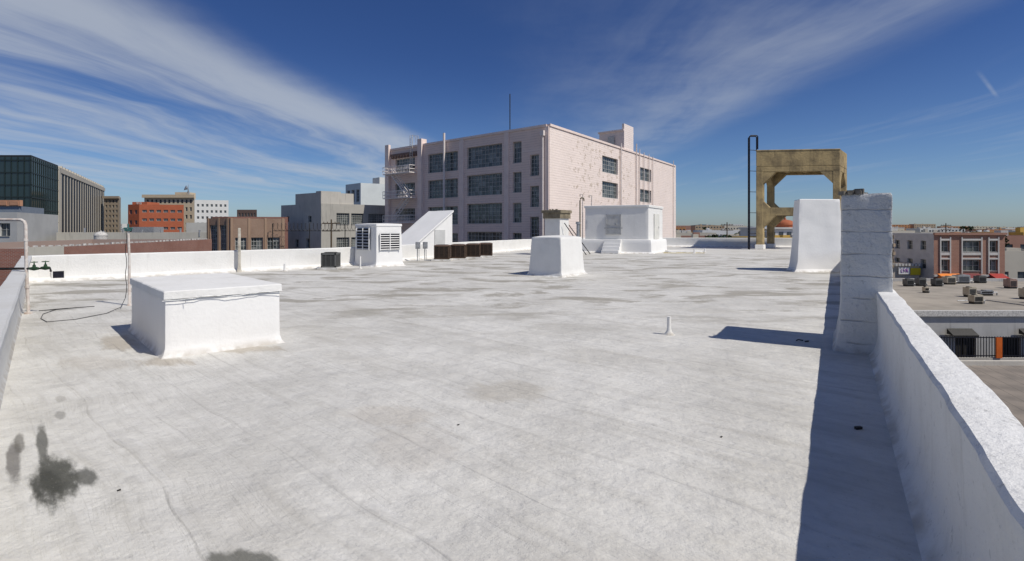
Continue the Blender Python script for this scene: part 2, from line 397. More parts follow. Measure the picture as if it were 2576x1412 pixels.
m.obj('parapet_wall',[M_cop],(RP[0][0],RP[0][1],0),smooth=True,label='low white plastered roof parapet running past a tall pillar',cat='parapet wall')
m=sweep([RP[0],RP[1]],sub(wprof(.99,t=.15,over=.13,cant=.06),.12),.008,.2);  # overhanging coping lip is added to shade the inner face
m.obj('parapet_wall',[M_shw],(RP[1][0],RP[1][1],0),smooth=True,label='low white roof parapet with pipe valves on top',cat='parapet wall')
m=sweep(RP[1:6],sub(wprof(.985,t=.3,cant=.3),.15),.012,.3,.8,.16,.26)
m.obj('parapet_wall',[M_white],(RP[2][0],RP[2][1],0),smooth=True,label='long bent white parapet closing the far side of the roof',cat='parapet wall')
# scupper
m=M(); sc=V2(RP[1]).lerp(V2(RP[2]),.075); e=nrm((8.6,7.7)); n=Vector((e.y,-e.x))
for a,b,c,dd in ((-.2,-.16,.1,.42),(.16,.2,.1,.42),(-.16,.16,.38,.42)): m.box(sc+e*a+n*.02,e,b-a,n,.06,c,dd,0)
m.box(sc+e*-.16+n*.02,e,.32,n,.05,.1,.38,1)
m.obj('roof_scupper',[M_white,M_black],(sc.x,sc.y,0),label='black square drain opening at foot of white parapet',cat='drain')
# ------------------------------------------------------------------ pillar on right parapet
wd=Vector((.534,.845)); wn=Vector((.845,-.534))
A0=V2((5.41,8.40)); PP=quad(A0,wn,.67,wd,1.35)
rt=root('concrete_pillar',(A0.x+.6,A0.y+.4,0),'tall weathered white concrete pillar built into the parapet','pillar')
m=lump(PP,[(-.002,.13),(.1,.08),(.35,.035),(.8,.01),(1.6,0),(2.45,0),(2.53,-.005),(2.56,-.02)],.05,.012,4.5,.012)
m.obj('shaft',[M_pillar],rt.location,rt,smooth=True)
m=M()
for i in range(36):
    q=A0+wn*(.04+R.random()*.3)+wd*(R.random()*1.2); r=.02+R.random()*.04
    if R.random()<.65: q=A0+wn*(-.02+R.random()*.25)+wd*(R.random()*.35)
    m.cb(q.x,q.y,2.55,r*2.2,r*1.5,r*(.8+R.random()),R.random()*3)
m.obj('rubble',[paint('loose_rubble',(.22,.20,.17),(.09,.08,.06),.8,9)],rt.location,rt,label='loose broken stones lying on the pillar top')['kind']='stuff'
m=M(); c=A0+wn*.665+wd*.05
for i in range(16):
    zz=1.35+i*.033; m.cb(c.x+R.uniform(-.02,.008),c.y+R.uniform(-.01,.01),zz,.04+R.random()*.04,.05,.05,R.random()*2)
m.obj('exposed_aggregate',[paint('exposed_concrete',(.38,.29,.2),(.2,.15,.1),.7,9)],rt.location,rt)
# tall plaster bulkhead
B0=V2((13.1,23.5)); PB=quad(B0,nrm((1,.08)),2.25,nrm((.3,.95)),1.4)
m=lump(PB,[(-.002,.18),(.12,.07),(.5,.02),(1.2,-.03),(2.2,-.08),(3.2,-.12),(3.33,-.13),(3.36,-.15)],.16,.028,1.3,.02)
m.obj('stair_bulkhead',[M_whiteclean],(B0.x+1,B0.y,0),smooth=True,label='tall sloping white plastered bulkhead standing behind the pillar',cat='roof bulkhead')
# ------------------------------------------------------------------ big white box
K=V2((-5.35,7.9)); f=nrm((1.27,1.08)); l=nrm((-2.15,2.2))
rt=root('roof_hatch',(K.x,K.y+1,0),'large low white box with an overhanging plastered lid','roof hatch')
m=lump(quad(K,f,1.67,l,3.08),[(-.002,.07),(.05,.03),(.14,.004),(.5,0),(.9,0),(.92,-.01)],.09,.003,1.8,.006); m.obj('body',[M_whiteclean],rt.location,rt,smooth=True)
m=lump(quad(K,f,1.67,l,3.08),[(.90,.022),(.905,.035),(.97,.03),(1.015,.028),(1.028,.012),(1.033,-.15),(1.038,-.5)],.06,.009,3.6,.010); m.obj('lid',[M_white],rt.location,rt,smooth=True)
m=M(); pts=[]
for t in range(21):
    q=K-f*.05+f*(t/20*1.76)-l*.05; pts.append((q.x,q.y,.90-.018*math.sin(t*.7)-.015*(t%5==0)))
m.tube(pts,.005,6); q=K+f*.25-l*.06; m.tube([(q.x,q.y,.89),(q.x+.01,q.y,.83)],.005,5)
m.obj('cord',[M_galv],rt.location,rt)
# ------------------------------------------------------------------ mid chimney box
c0=V2((2.01,20.9)); a1=nrm((-1.34,1.1)); a2=nrm((1.25,1.9))
m=lump(quad(c0,a1,1.62,a2,2.1),[(-.002,.16),(.05,.09),(.18,.03),(.6,-.0),(1.5,-.06),(1.6,-.065),(1.63,-.08),(1.68,-.4),(1.70,-.7)],.13,.011,1.8,.015)
m.obj('roof_vent_box',[M_white],(c0.x,c0.y+1,0),smooth=True,label='waist-high white plastered vent box with domed flat top',cat='roof vent')
# ------------------------------------------------------------------ louvered vent box
c0=V2((-7.06,26.6)); a1=nrm((-1.54,1.3)); a2=nrm((1.16,.9)); L1,L2=2.0,1.5
rt=root('louvered_vent_box',(c0.x,c0.y+1,0),'white roof ventilator box with dark louvers on two sides','roof vent')
m=lump(quad(c0,a1,L1,a2,L2),[(-.002,.14),(.06,.06),(.2,.0),(1.2,-.03),(2.1,-.05),(2.12,-.02),(2.22,-.02),(2.24,-.04),(2.27,-.5)],.12,.008,1.6,.012)
m.obj('body',[M_whiteclean],rt.location,rt,smooth=True)
def louver(A,e,n,w,z0,z1,rt,cols):
    m=M(); A=V2(A); m.box(A-n*.02,e,w,n,.06,z0,z1,1)
    for k in range(cols+1):
        m.box(A+e*(w*k/cols-.02)+n*.03,e,.04,n,.05,z0-.03,z1+.03,0)
    k=7
    for i in range(k):
        zz=z0+(z1-z0)*(i+.1)/k
        p=A+n*.045; q=A+n*.07
        m.poly([(q.x,q.y,zz),((q+e*w).x,(q+e*w).y,zz),((p+e*w).x,(p+e*w).y,zz+.035),(p.x,p.y,zz+.035)],0)
    m.obj('louver',[M_whiteclean,M_black],rt.location,rt)
def perp_out(e,o):
    n=Vector((e.y,-e.x)); return n if n.dot(V2(o))<0 else -n
n1=perp_out(a1,a2); n2=perp_out(a2,a1)
louver(c0+a1*.55,a1,n1,1.15,.88,2.0,rt,2); louver(c0+a2*.2,a2,n2,1.1,.88,1.72,rt,2)
m=M(); m.tube([(-7.5,25.3,-.01),(-7.5,25.3,.02),(-7.5,25.3,.08),(-7.5,25.3,.62)],[.12,.08,.04,.035],10); m.obj('vent_pipe',[M_white],(-7.5,25.3,0),smooth=True,label='short thin white vent pipe standing beside louvered box',cat='vent pipe',group='vent pipes on the roof')
# ------------------------------------------------------------------ stair hood wedge
F1=V2((-6.9,32.2)); F2=V2((-4.2,36.)); dp=V2((-2.0,2.2)); H=3.17
rt=root('stair_hood',(F1.x,F1.y,0),'white wedge-shaped stair hood with long sloping roof','stair enclosure')
m=M(); B1=F1+dp; B2=F2+dp
def P3(p,z): return (p.x,p.y,z)
ee=(F2-F1).normalized(); K=26
def ht(t): return .25+(H-.25)*t
m.poly([P3(F1,0),P3(F2,0),P3(F2,H),P3(F1,.25)]); m.poly([P3(B1,0),P3(B2,0),P3(B2,H),P3(B1,.25)]); m.poly([P3(F2,0),P3(B2,0),P3(B2,H),P3(F2,H)]); m.poly([P3(F1,0),P3(B1,0),P3(B1,.25),P3(F1,.25)])
m.obj('wall',[M_whiteclean],rt.location,rt)
m=M()
def rz(p,t): return ht(t)+.07+.03*noise.noise(Vector((p.x,p.y,0)))
for i in range(K):
    for j in range(8):
        q=[]
        for (a,b) in ((i,j),(i+1,j),(i+1,j+1),(i,j+1)):
            t_=a/K*1.03-.015; p=F1.lerp(F2,t_)+dp*(b/8*1.06-.03); q.append(P3(p,rz(p,t_)))
        m.poly(q)
    ta_,tb_=i/K*1.03-.015,(i+1)/K*1.03-.015
    a=F1.lerp(F2,ta_)-dp*.03; b=F1.lerp(F2,tb_)-dp*.03
    m.poly([P3(a,ht(ta_)-.05),P3(b,ht(tb_)-.05),P3(b,rz(b,tb_)),P3(a,rz(a,ta_))])
m.obj('roof',[M_whiteclean],rt.location,rt,smooth=True)
m=M(); p=F1.lerp(F2,.62); 
m.box(p-dp.normalized()*.05,ee,1.0,dp.normalized(),.04,.1,1.9,0); m.obj('door',[paint('grey_white_door',(.6,.6,.58))],rt.location,rt)
def meter(x,y):
    rt=root('electric_disconnect_box',(x,y,0),'small grey electrical box on a thin post','electrical box','electrical boxes by the air conditioners')
    m=M(); m.tube([(x,y,0),(x,y,.95)],.03,8); m.tube([(x+.1,y,0),(x+.1,y,.7)],.015,6); m.obj('post',[M_galv],rt.location,rt)
    m=M(); m.cb(x+.04,y-.06,.75,.28,.14,.42); m.cb(x+.04,y-.14,.8,.2,.02,.3); o=m.obj('box',[M_galv],rt.location,rt); bev(o,.01); return rt
mb=meter(-5.8,31.4); dup(mb,(-5.4,31.7,0)); 
# ------------------------------------------------------------------ condensers
def condenser(loc,s,hh,mat,matt,label,group):
    rt=root('air_conditioner',loc,label,'air conditioner',group); x,y,z=loc
    m=M(); m.cb(x,y,z,s+.25,s+.25,.09); m.obj('pad',[M_white],loc,rt)
    m=M(); z0=z+.09
    m.cb(x,y,z0,s-.1,s-.1,hh-.02,0,1)
    for a in (-1,1):
        for b in (-1,1): m.cb(x+a*(s/2-.03),y+b*(s/2-.03),z0,.06,.06,hh,0,0)
    m.cb(x,y,z0,s,s,.07); m.cb(x,y,z0+hh-.08,s,s,.08)
    k=10
    for i in range(k):
        zz=z0+.1+(hh-.2)*i/k
        for b in (-1,1):
            m.cb(x,y+b*(s/2-.025),zz,s-.08,.03,.018); m.cb(x+b*(s/2-.025),y,zz,.03,s-.08,.018)
    for i in (-.17,.17):
        for b in (-1,1): m.cb(x+i*s,y+b*(s/2-.012),z0,.02,.02,hh-.04); m.cb(x+b*(s/2-.012),y+i*s,z0,.02,.02,hh-.04)
    m.obj('cabinet',[mat,M_dark],loc,rt)
    m=M(); zt=z0+hh
    m.cb(x,y,zt+.001,s*.98,s*.98,.015,0,0)
    for r in (.14,.24,.34,.42): m.torus((x,y,zt+.035),r*s,.008,'z',20,1)
    for k in range(8):
        a=k*math.pi/8; m.tube([(x-.42*s*math.cos(a),y-.42*s*math.sin(a),zt+.035),(x+.42*s*math.cos(a),y+.42*s*math.sin(a),zt+.035)],.008,5,1)
    m.obj('fan_grille',[matt,M_dark],loc,rt); return rt
ac=condenser((-4.35,32.0,0),.92,.86,M_brown,M_brownlight,'square brown air conditioner with louvered sides on a pad','row of brown air conditioners')
for (x,y) in ((-3.45,33.1),(-2.6,34.7),(-1.85,36.3)): dup(ac,(x,y,0),0)
condenser((-8.95,25.3,0),.72,.70,M_grayac,M_grayac,'lone small grey air conditioner beside the parapet',None)
# ------------------------------------------------------------------ white hut
c0=V2((10.9,40.9)); a1=nrm((-.93,.37)); a2=nrm((.5,.866)); n1=perp_out(a1,a2); n2=perp_out(a2,a1)
rt=root('elevator_penthouse',(c0.x,c0.y+2,0),'white board-formed concrete hut with hatch and steps','roof hut')
m=lump(quad(c0,a1,5.15,a2,4.6),[(1.0,0),(3.7,0),(3.72,0)],.25,.012,.9,.015); m.obj('wall',[M_board],rt.location,rt,smooth=True)
m=lump(quad(c0,a1,5.15,a2,4.6),[(-.002,.45),(.12,.3),(.95,.27),(1.08,.23),(1.1,.0)],.2,.012,.9,.02); m.obj('plinth',[M_whiteclean],rt.location,rt,smooth=True)
m=lump(quad(c0,a1,5.15,a2,4.6),[(3.7,.06),(3.86,.07),(3.89,.05),(3.93,-.8)],.25,.012,.9,.015); m.obj('roof',[M_white],rt.location,rt,smooth=True)
m=M(); A=c0+a1*2.15+n1*.02
m.box(A,a1,1.25,n1,.05,1.5,3.15,0)
for z_ in (1.5,2.3,3.08): m.box(A+n1*.05,a1,1.25,n1,.03,z_,z_+.07,0)
for s_ in (0,1.18): m.box(A+n1*.05+a1*s_,a1,.07,n1,.03,1.5,3.15,0)
m.box(A+n1*.05+a1*-.12,a1,1.5,n1,.04,2.0,2.06,1); m.box(A+n1*.05+a1*.4,a1,.1,n1,.05,2.25,2.45,1)
m.obj('hatch_door',[paint('chalky_grey_paint',(.52,.52,.51),(.34,.34,.32),.6,3),M_galv],rt.location,rt)
m=M()
for k in range(4): m.box(c0+a1*2.1+n1*.27,a1,1.35,n1,.35*(4-k),.0 if k==0 else .27*k+.001,.27*(k+1))
o=m.obj('steps',[M_whiteclean],rt.location,rt); 
m=M(); m.box(c0+a2*1.6+n2*.02,a2,1.6,n2,.05,1.12,3.2); m.box(c0+a2*2.9+n2*.07,a2,.08,n2,.05,2.,2.2)
m.obj('door',[paint('white_door_paint',(.68,.67,.62))],rt.location,rt)
m=lump(quad((12.7,41.6),(1,.12),2.9,(0,1),.9),[(-.002,.05),(.1,0),(.2,0),(.22,-.05)],.2,.02,1.,.03)
m.obj('roof_curb',[M_white],(13.5,41.8,0),smooth=True,label='low white curb on roof beside the concrete hut',cat='roof curb')
m=M(); m.tube([(12.2+.25*k,41.2+.12*math.sin(k*1.3),.03) for k in range(14)],.025,6); m.obj('garden_hose',[paint('yellow_hose',(.55,.42,.08))],(13,41.2,0),smooth=True,label='yellow hose lying on roof by the hut',cat='hose')
# ------------------------------------------------------------------ brown capped chimney + braces
c0=V2((3.55,38.)); a1=nrm((-.8,.6)); a2=nrm((.6,.8)); 
rt=root('chimney',(c0.x,c0.y+.6,0),'white chimney stack with brown stained concrete cap','chimney')
m=lump(quad(c0,a1,1.35,a2,1.3),[(-.002,.15),(.2,.03),(1,0),(2.75,0)],.15,.012,1.5,.015); m.obj('shaft',[M_white],rt.location,rt,smooth=True)
m=lump(quad(c0,a1,1.35,a2,1.3),[(2.75,.10),(3.15,.10),(3.16,.18),(3.36,.18),(3.38,.14)],.12,.014,1.8,.02); m.obj('cap',[M_conc2],rt.location,rt,smooth=True)
m=M()
for i in range(12): m.cb(c0.x-.1+R.uniform(-.6,.6),c0.y+.95+R.uniform(-.4,.4),3.37,R.uniform(.06,.16),.12,R.uniform(.04,.12),R.random()*3)
m.obj('rubble',[M_conc2],rt.location,rt)['kind']='stuff'
for A_,B_ in (((3.9,38.1,2.4),(5.6,38.6,.0)),((4.1,39.2,2.6),(6.1,39.9,.0))):
    m=M(); m.tube([A_,B_],.035,8); m.obj('brace',[M_dark],rt.location,rt)
def bentpipe(x,y,h,r,label,mat,bend=.25):
    pts=[(x,y,0),(x,y,h-.2),(x+.03,y,h-.05),(x+bend*.4,y,h),(x+bend,y,h-.03),(x+bend*1.1,y,h-.2)]
    m=M(); m.tube(pts,r,8); return m.obj('vent_pipe',[mat],(x,y,0),smooth=True,label=label,cat='vent pipe',group='vent pipes on the roof')
bentpipe(4.65,35.,4.1,.05,'tall thin dark vent pipe with hooked top',M_conc2)
m=M(); m.tube([(4.5,34.9,0),(4.5,34.9,2.3)],.11,10); m.tube([(4.5,34.9,2.3),(4.5,34.9,2.45)],.16,10); m.obj('flue_pipe',[M_galv],(4.5,34.9,0),smooth=True,label='short grey metal flue beside the chimney',cat='flue pipe')
for x,y,h_ in ((6.,43.5,4.9),(7.,45.,4.9)): bentpipe(x,y,h_,.04,'tall thin pale vent pipe with hooked top',M_rustw,-.2)
m=M(); x,y=2.96,9.65; m.tube([(x,y,-.01),(x,y,.015),(x,y,.06),(x,y,.12),(x,y,.335),(x,y,.34)],[.12,.085,.05,.038,.036,.041],16)
m.obj('vent_pipe',[M_white],(x,y,0),smooth=True,label='stubby white painted vent pipe on open roof',cat='vent pipe',group='vent pipes on the roof')
for (x,y,h_) in ((-10.6,23.9,.35),(14.6,41,.4),(16.0,42.5,.35)):
    m=M(); m.tube([(x,y,-.01),(x,y,.03),(x,y,.1),(x,y,h_)],[.15,.1,.06,.055],12); m.obj('vent_pipe',[M_white],(x,y,0),smooth=True,label='short white vent pipe near the parapet',cat='vent pipe',group='vent pipes on the roof')
m=M(); m.cb(3.45,5.1,0.002,.07,.03,.025,.2); m.obj('debris',[M_dark],(3.45,5.1,0),label='tiny black scrap lying in the parapet shadow',cat='debris')
m=M(); m.tube([(5.0,9.0,.03),(5.06,9.05,.035),(5.12,9.0,.03)],.012,6); m.cb(5.2,9.03,.002,.09,.03,.02,.5); m.obj('debris',[M_dark],(5.1,9,0),label='small dark scrap lying near the pillar foot',cat='debris')
for (x,y) in ((-.55,5.2),(2.0,4.9),(-3.,3.9)): 
    m=M(); m.cb(x,y,.002,.012,.016,.006,1.); m.cb(x+.01,y+.005,.002,.010,.008,.010,.4); m.obj('debris',[M_dark],(x,y,0),label='tiny dark pebble lying on the white roof',cat='debris')
# ------------------------------------------------------------------ left: poles, pipe, valves, cable
rt=root('antenna_pole',(-9.94,13.3,0),'thin rust-streaked white pole with clamp and cable','pole')
m=M(); m.tube([(-9.94,13.3,0),(-9.94,13.3,.05),(-9.94,13.3,1.2),(-9.97,13.3,2.0)],[.06,.035,.03,.028],10); m.obj('post',[M_rustw],rt.location,rt,smooth=True)
m=M(); m.cb(-9.97,13.3,1.93,.14,.08,.06); m.tube([(-10.08,13.3,2.0),(-9.86,13.3,2.0)],.025,8); m.tube([(-9.97,13.3,1.95),(-9.97,13.3,2.12)],.02,6); m.obj('clamp',[paint('teal_clamp',(.06,.16,.15))],rt.location,rt)
m=M(); pts=[(-9.98,13.25,1.95)]+[(-9.98+.02*math.sin(k*1.7),13.24,1.9-k*.17) for k in range(11)]+[(-9.7,12.7,.05),(-9.5,12.0,.012),(-9.55,11.2,.012),(-9.9,10.9,.012),(-10.4,11.3,.012),(-10.9,11.9,.012),(-11.2,12.6,.012)]
m.tube(pts,.007,6); m.obj('cable',[M_rubber],rt.location,rt,smooth=True,label='loose black cable trailing across the roof')
m=M()
for a in (.1,.5,.9,1.3): m.tube([(-11.4+.15*a,12.3+a*.2,.02),(-10.9+.3*a,12.5+.3*a,.04)],.009,5)
m.obj('scrap_wire',[M_rubber],(-11.3,12.5,0),label='tangle of black wire scraps lying by the parapet',cat='wire scraps')
rt=root('gas_pipe',(-11.36,12.,0),'rusty white pipe bent over the parapet','pipe')
m=M(); m.tube([(-11.33,12.0,0),(-11.38,12.0,1.0),(-11.4,12.,2.08),(-11.43,12.0,2.16),(-11.5,12,2.2),(-13.2,12.,2.22)],.034,10); m.tube([(-11.4,12.,1.7),(-11.4,12.,1.76)],.048,10); m.tube([(-11.36,12.,.6),(-11.36,12.,.66)],.048,10)
m.obj('pipe_run',[M_rustw],rt.location,rt,smooth=True)
m=M(); m.tube([(-11.33,12,0),(-11.33,12,.04)],.08,12); m.obj('flange',[M_rustw],rt.location,rt)
def valve(x,y,z):
    rt=root('pipe_valve',(x,y,z),'green brass pipe valve with round handwheel','valve','green valves on the parapet pipe')
    m=M(); m.tube([(x-.10,y,z),(x-.04,y,z),(x,y,z),(x+.04,y,z),(x+.10,y,z)],[.03,.042,.05,.042,.03],10); m.tube([(x,y,z),(x,y,z+.08),(x,y,z+.09),(x,y,z+.12)],[.035,.03,.015,.015],8); m.obj('body',[M_green],rt.location,rt,smooth=True)
    m=M(); m.torus((x,y,z+.15),.06,.010,'z',16); m.tube([(x-.06,y,z+.15),(x+.06,y,z+.15)],.007,5); m.tube([(x,y-.06,z+.15),(x,y+.06,z+.15)],.007,5); m.tube([(x,y,z+.11),(x,y,z+.17)],.010,6); m.obj('handwheel',[M_green],rt.location,rt,smooth=True); return rt
valve(-11.2,12.,1.06); dup(bpy.data.objects['pipe_valve'],(-10.98,12.05,1.07))
m=M(); m.tube([(-13.0,12.,1.05),(-11.28,12.,1.06)],.028,8); m.tube([(-11.12,12.03,1.06),(-10.87,12.05,1.06),(-10.85,12.05,.98)],.022,8); m.obj('supply_pipe',[M_dark],(-12,12,1.05),smooth=True,label='dark horizontal supply pipe crossing over the parapet',cat='pipe')
m=lump(quad((-12.5,23.35),(1,.5),.10,(-.5,1),.12),[(0,.04),(.3,0),(2.0,0),(2.02,-.02)],.2,.006,2,.01)
m.obj('fence_post',[paint('stained_white_post',(.58,.54,.46),(.25,.21,.15),.9,3)],(-12.5,23.3,0),smooth=True,label='stained white post standing against the parapet',cat='post')
# ------------------------------------------------------------------ water tank stand
f0=V2((23.35,49.)); u1=nrm((.99,-.12)); u2=nrm((.65,.76)); Wd,Dp=7.5,4.4; top=9.5; t=.62
rt=root('water_tank_stand',(f0.x+5,f0.y+2,0),'ochre concrete water tank stand with four braced legs','water tank stand')
for ci,(a,b) in enumerate(((0,0),(Wd-t,0),(0,Dp-t),(Wd-t,Dp-t))):
    q=f0+u1*a+u2*b; m=M(); m.box(q,u1,t,u2,t,0.4,7.55,0); m.box(q-u1*.08-u2*.08,u1,t+.16,u2,t+.16,0,.45,1); o=m.obj('leg',[M_conc,M_white],rt.location,rt); bev(o,.04)
m=M(); m.box(f0,u1,Wd,u2,Dp,7.9,top,0); m.box(f0-u1*.05-u2*.05,u1,Wd+.1,u2,.25,top-.12,top+.003,0)
for b in (0,Dp-t):
    m.box(f0+u2*b+u1*.001,u1,Wd-.002,u2,t,7.4,7.9)
for a in (0,Wd-t): m.box(f0+u1*a+u2*t,u1,t,u2,Dp-2*t,7.4,7.9)
for a in (1.9,3.6,5.3): m.box(f0+u1*a+u2*t,u1,.4,u2,Dp-2*t,7.55,7.9)
o=m.obj('platform',[M_conc],rt.location,rt); bev(o,.05)
hs=1.15
def hp(a,b,z): q=f0+u1*a+u2*b; return (q.x,q.y,z)
def haunch(a,b,c,th,dirv):
    m=M(); dv=Vector((dirv.x,dirv.y,0))*th; A=[Vector(a),Vector(b),Vector(c)]
    m.poly(A); m.poly([p+dv for p in A]); 
    for i in range(3): m.poly([A[i],A[(i+1)%3],A[(i+1)%3]+dv,A[i]+dv])
    m.obj('haunch',[M_conc],rt.location,rt)
for b in (0.03,Dp-t+.03):
    for zt in (7.4,3.25):
        haunch(hp(t,b,zt),hp(t+hs,b,zt),hp(t,b,zt-hs),t-.06,u2); haunch(hp(Wd-t,b,zt),hp(Wd-t-hs,b,zt),hp(Wd-t,b,zt-hs),t-.06,u2)
    haunch(hp(t,b,4.0),hp(t+.6,b,4.0),hp(t,b,4.6),t-.06,u2); haunch(hp(Wd-t,b,4.0),hp(Wd-t-.6,b,4.0),hp(Wd-t,b,4.6),t-.06,u2)
for a in (.03,Wd-t+.03):
    for zt in (7.4,3.25):
        haunch(hp(a,t,zt),hp(a,t+hs,zt),hp(a,t,zt-hs),t-.06,u1); haunch(hp(a,Dp-t,zt),hp(a,Dp-t-hs,zt),hp(a,Dp-t,zt-hs),t-.06,u1)
for b in (0.02,Dp-t+.02): m=M(); m.box(f0+u2*b+u1*t,u1,Wd-2*t,u2,t-.04,3.25,4.0); m.obj('tie_beam',[M_conc],rt.location,rt)
for a in (.02,Wd-t+.02): m=M(); m.box(f0+u1*a+u2*t,u1,t-.04,u2,Dp-2*t,3.25,4.0); m.obj('tie_beam',[M_conc],rt.location,rt)
rt=root('ladder',(22.55,48.6,0),'tall black steel ladder with hooped top','ladder')
for dx,dy in ((0,0),(.1,.45)):
    m=M(); x,y=22.5+dx,48.5+dy; m.tube([(x,y,0),(x,y,10.65),(x+.1,y,10.8),(x+.7,y,10.8),(x+.78,y,10.7),(x+.78,y,9.5)],.055,8)
    m.obj('rail',[M_black],rt.location,rt)
m=M(); m.tube([(0,0,0),(.1,.45,0)],.025,6); me=m.mesh('rung',[M_black])
for k in range(34): mk('rung',me,(22.5,48.5,.3+k*.3),rt)
m=M(); m.tube([(0,0,0),(.9,.3,0)],.03,6); me=m.mesh('bracket',[M_black])
for k in range(5): mk('bracket',me,(22.6,48.9,1.5+k*2),rt)
# ------------------------------------------------------------------ buildings
WC={}
def winmesh(w,h,nx,nz,gm,fm,sill=True,bar=.045):
    k=(round(w,2),round(h,2),nx,nz,gm.name,fm.name,sill,bar)
    if k in WC: return WC[k]
    m=M(); m.poly([(-w/2,0,0),(w/2,0,0),(w/2,0,h),(-w/2,0,h)],0)
    def bx(x0,x1,z0,z1,y0=.005,y1=.07): m.prism([(x0,y0),(x1,y0),(x1,y1),(x0,y1)],z0,z1,1)
    fb=bar*1.5
    bx(-w/2,-w/2+fb,0,h); bx(w/2-fb,w/2,0,h); bx(-w/2+fb,w/2-fb,0,fb); bx(-w/2+fb,w/2-fb,h-fb,h)
    for i in range(1,nx): x=-w/2+w*i/nx; bx(x-bar/2,x+bar/2,fb,h-fb,.005,.05)
    for j in range(1,nz): zz=h*j/nz; bx(-w/2+fb,w/2-fb,zz-bar/2,zz+bar/2,.005,.045)
    if sill: bx(-w/2,w/2,0,.06,.07,.34)
    me=m.mesh('window',[gm,fm]); WC[k]=me; return me
def building(name,label,C,e1,L1,e2,L2,z0,z1,wm,ops1=(),ops2=(),rm=None,gm=None,fm=None,par=.5,cat='building',group=None,depth=.28,wm2=None,sill=True,bar=.045):
    C=V2(C);e1=nrm(e1);e2=nrm(e2); rm=rm or M_grayroof; gm=gm or M_glass_far; fm=fm or M_frame
    mid=C+e1*L1/2+e2*L2/2; rt=root(name,(mid.x,mid.y,z0),label,cat,group)
    n1=perp_out(e1,e2); n2=perp_out(e2,e1)
    o1=[tuple(map(float,o[:4]))+tuple(o[4:]) for o in ops1]; o2=[tuple(map(float,o[:4]))+tuple(o[4:]) for o in ops2]
    m=M(); m.facade(C,e1,n1,L1,z0,z1,o1,depth,0); m.facade(C,e2,n2,L2,z0,z1,o2,depth,1)
    m.facade(C+e1*L1,e2,n2,L2,z0,z1,[],depth,0); m.facade(C+e2*L2,e1,n1,L1,z0,z1,[],depth,0)
    Q=quad(C,e1,L1,e2,L2)
    if sum(Q[i-1].x*Q[i].y-Q[i].x*Q[i-1].y for i in range(4))<0: Q=Q[::-1]
    I=offpoly(Q,-.3)
    for i in range(4):
        j=(i+1)%4; m.poly([P3(Q[i],z1),P3(Q[j],z1),P3(I[j],z1),P3(I[i],z1)],0); m.poly([P3(I[i],z1),P3(I[j],z1),P3(I[j],z1-par),P3(I[i],z1-par)],0)
    m.obj('wall',[wm,wm2 or wm],rt.location,rt)
    m=M(); m.poly([P3(p,z1-par+.002) for p in I]); m.obj('roof',[rm],rt.location,rt)
    for (ops,e,n) in ((o1,e1,n1),(o2,e2,n2)):
        for o in ops:
            w=o[1]-o[0]; hh=o[3]-o[2]; nx=o[4] if len(o)>4 else 2; nz=o[5] if len(o)>5 else 2
            me=winmesh(w,hh,nx,nz,gm,fm,sill,bar); q=C+e*((o[0]+o[1])/2)-n*(depth-.02)
            ob=mk('window',me,(q.x,q.y,o[2]),rt); ob.rotation_euler=(0,0,math.atan2(n.y,n.x)-math.pi/2)
    return rt,n1,n2
# --- pink building
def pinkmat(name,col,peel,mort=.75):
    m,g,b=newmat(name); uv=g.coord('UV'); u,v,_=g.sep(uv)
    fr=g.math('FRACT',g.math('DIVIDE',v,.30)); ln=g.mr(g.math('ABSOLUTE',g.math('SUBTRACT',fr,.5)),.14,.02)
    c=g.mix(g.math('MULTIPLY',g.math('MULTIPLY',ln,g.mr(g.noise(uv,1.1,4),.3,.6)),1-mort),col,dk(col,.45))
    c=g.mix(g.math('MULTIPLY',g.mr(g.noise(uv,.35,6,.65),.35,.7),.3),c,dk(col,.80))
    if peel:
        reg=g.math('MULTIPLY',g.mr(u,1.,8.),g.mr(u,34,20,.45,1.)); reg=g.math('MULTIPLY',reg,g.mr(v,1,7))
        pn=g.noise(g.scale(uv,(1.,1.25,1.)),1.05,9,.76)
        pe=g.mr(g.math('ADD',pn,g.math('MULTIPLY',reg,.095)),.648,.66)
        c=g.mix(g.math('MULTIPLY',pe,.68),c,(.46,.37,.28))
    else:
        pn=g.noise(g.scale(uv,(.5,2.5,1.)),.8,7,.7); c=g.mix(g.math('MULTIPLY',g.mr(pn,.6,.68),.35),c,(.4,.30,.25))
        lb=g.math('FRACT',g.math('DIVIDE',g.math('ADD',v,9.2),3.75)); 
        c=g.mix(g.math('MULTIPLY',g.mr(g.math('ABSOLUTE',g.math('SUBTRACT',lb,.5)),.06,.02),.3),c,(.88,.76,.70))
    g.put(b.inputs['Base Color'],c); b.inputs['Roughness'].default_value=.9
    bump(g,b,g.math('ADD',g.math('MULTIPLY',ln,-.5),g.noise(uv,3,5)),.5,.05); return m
C0=V2((4.4,60.)); pe1=nrm((-16.9,14)); pe2=nrm((27.6,40))
o1=[]
for za,zb in ((9.95,12.8),(6.3,9.05),(2.6,5.25),(-1.2,1.55)): o1+=[(7.35,13.55,za,zb,10,5),(4.2,5.6,za+.1,zb-.1,3,4),(15.3,21.4,za-.05,zb-.2,10,5),(24.3,28.9,za+.6,zb-.25,7,4)]
for za,zb in ((8.3,10.85),(4.55,7.1),(.9,3.4)): o1.append((1.55,2.9,za,zb,3,5))
o2=[]
for za,zb in ((9.97,12.3),(6.4,8.7),(2.8,5.)): o2+=[(14.6,20.1,za,zb,8,4),(29.3,34.6,za,zb-.2,8,3)]
PL=(.86,.69,.60)
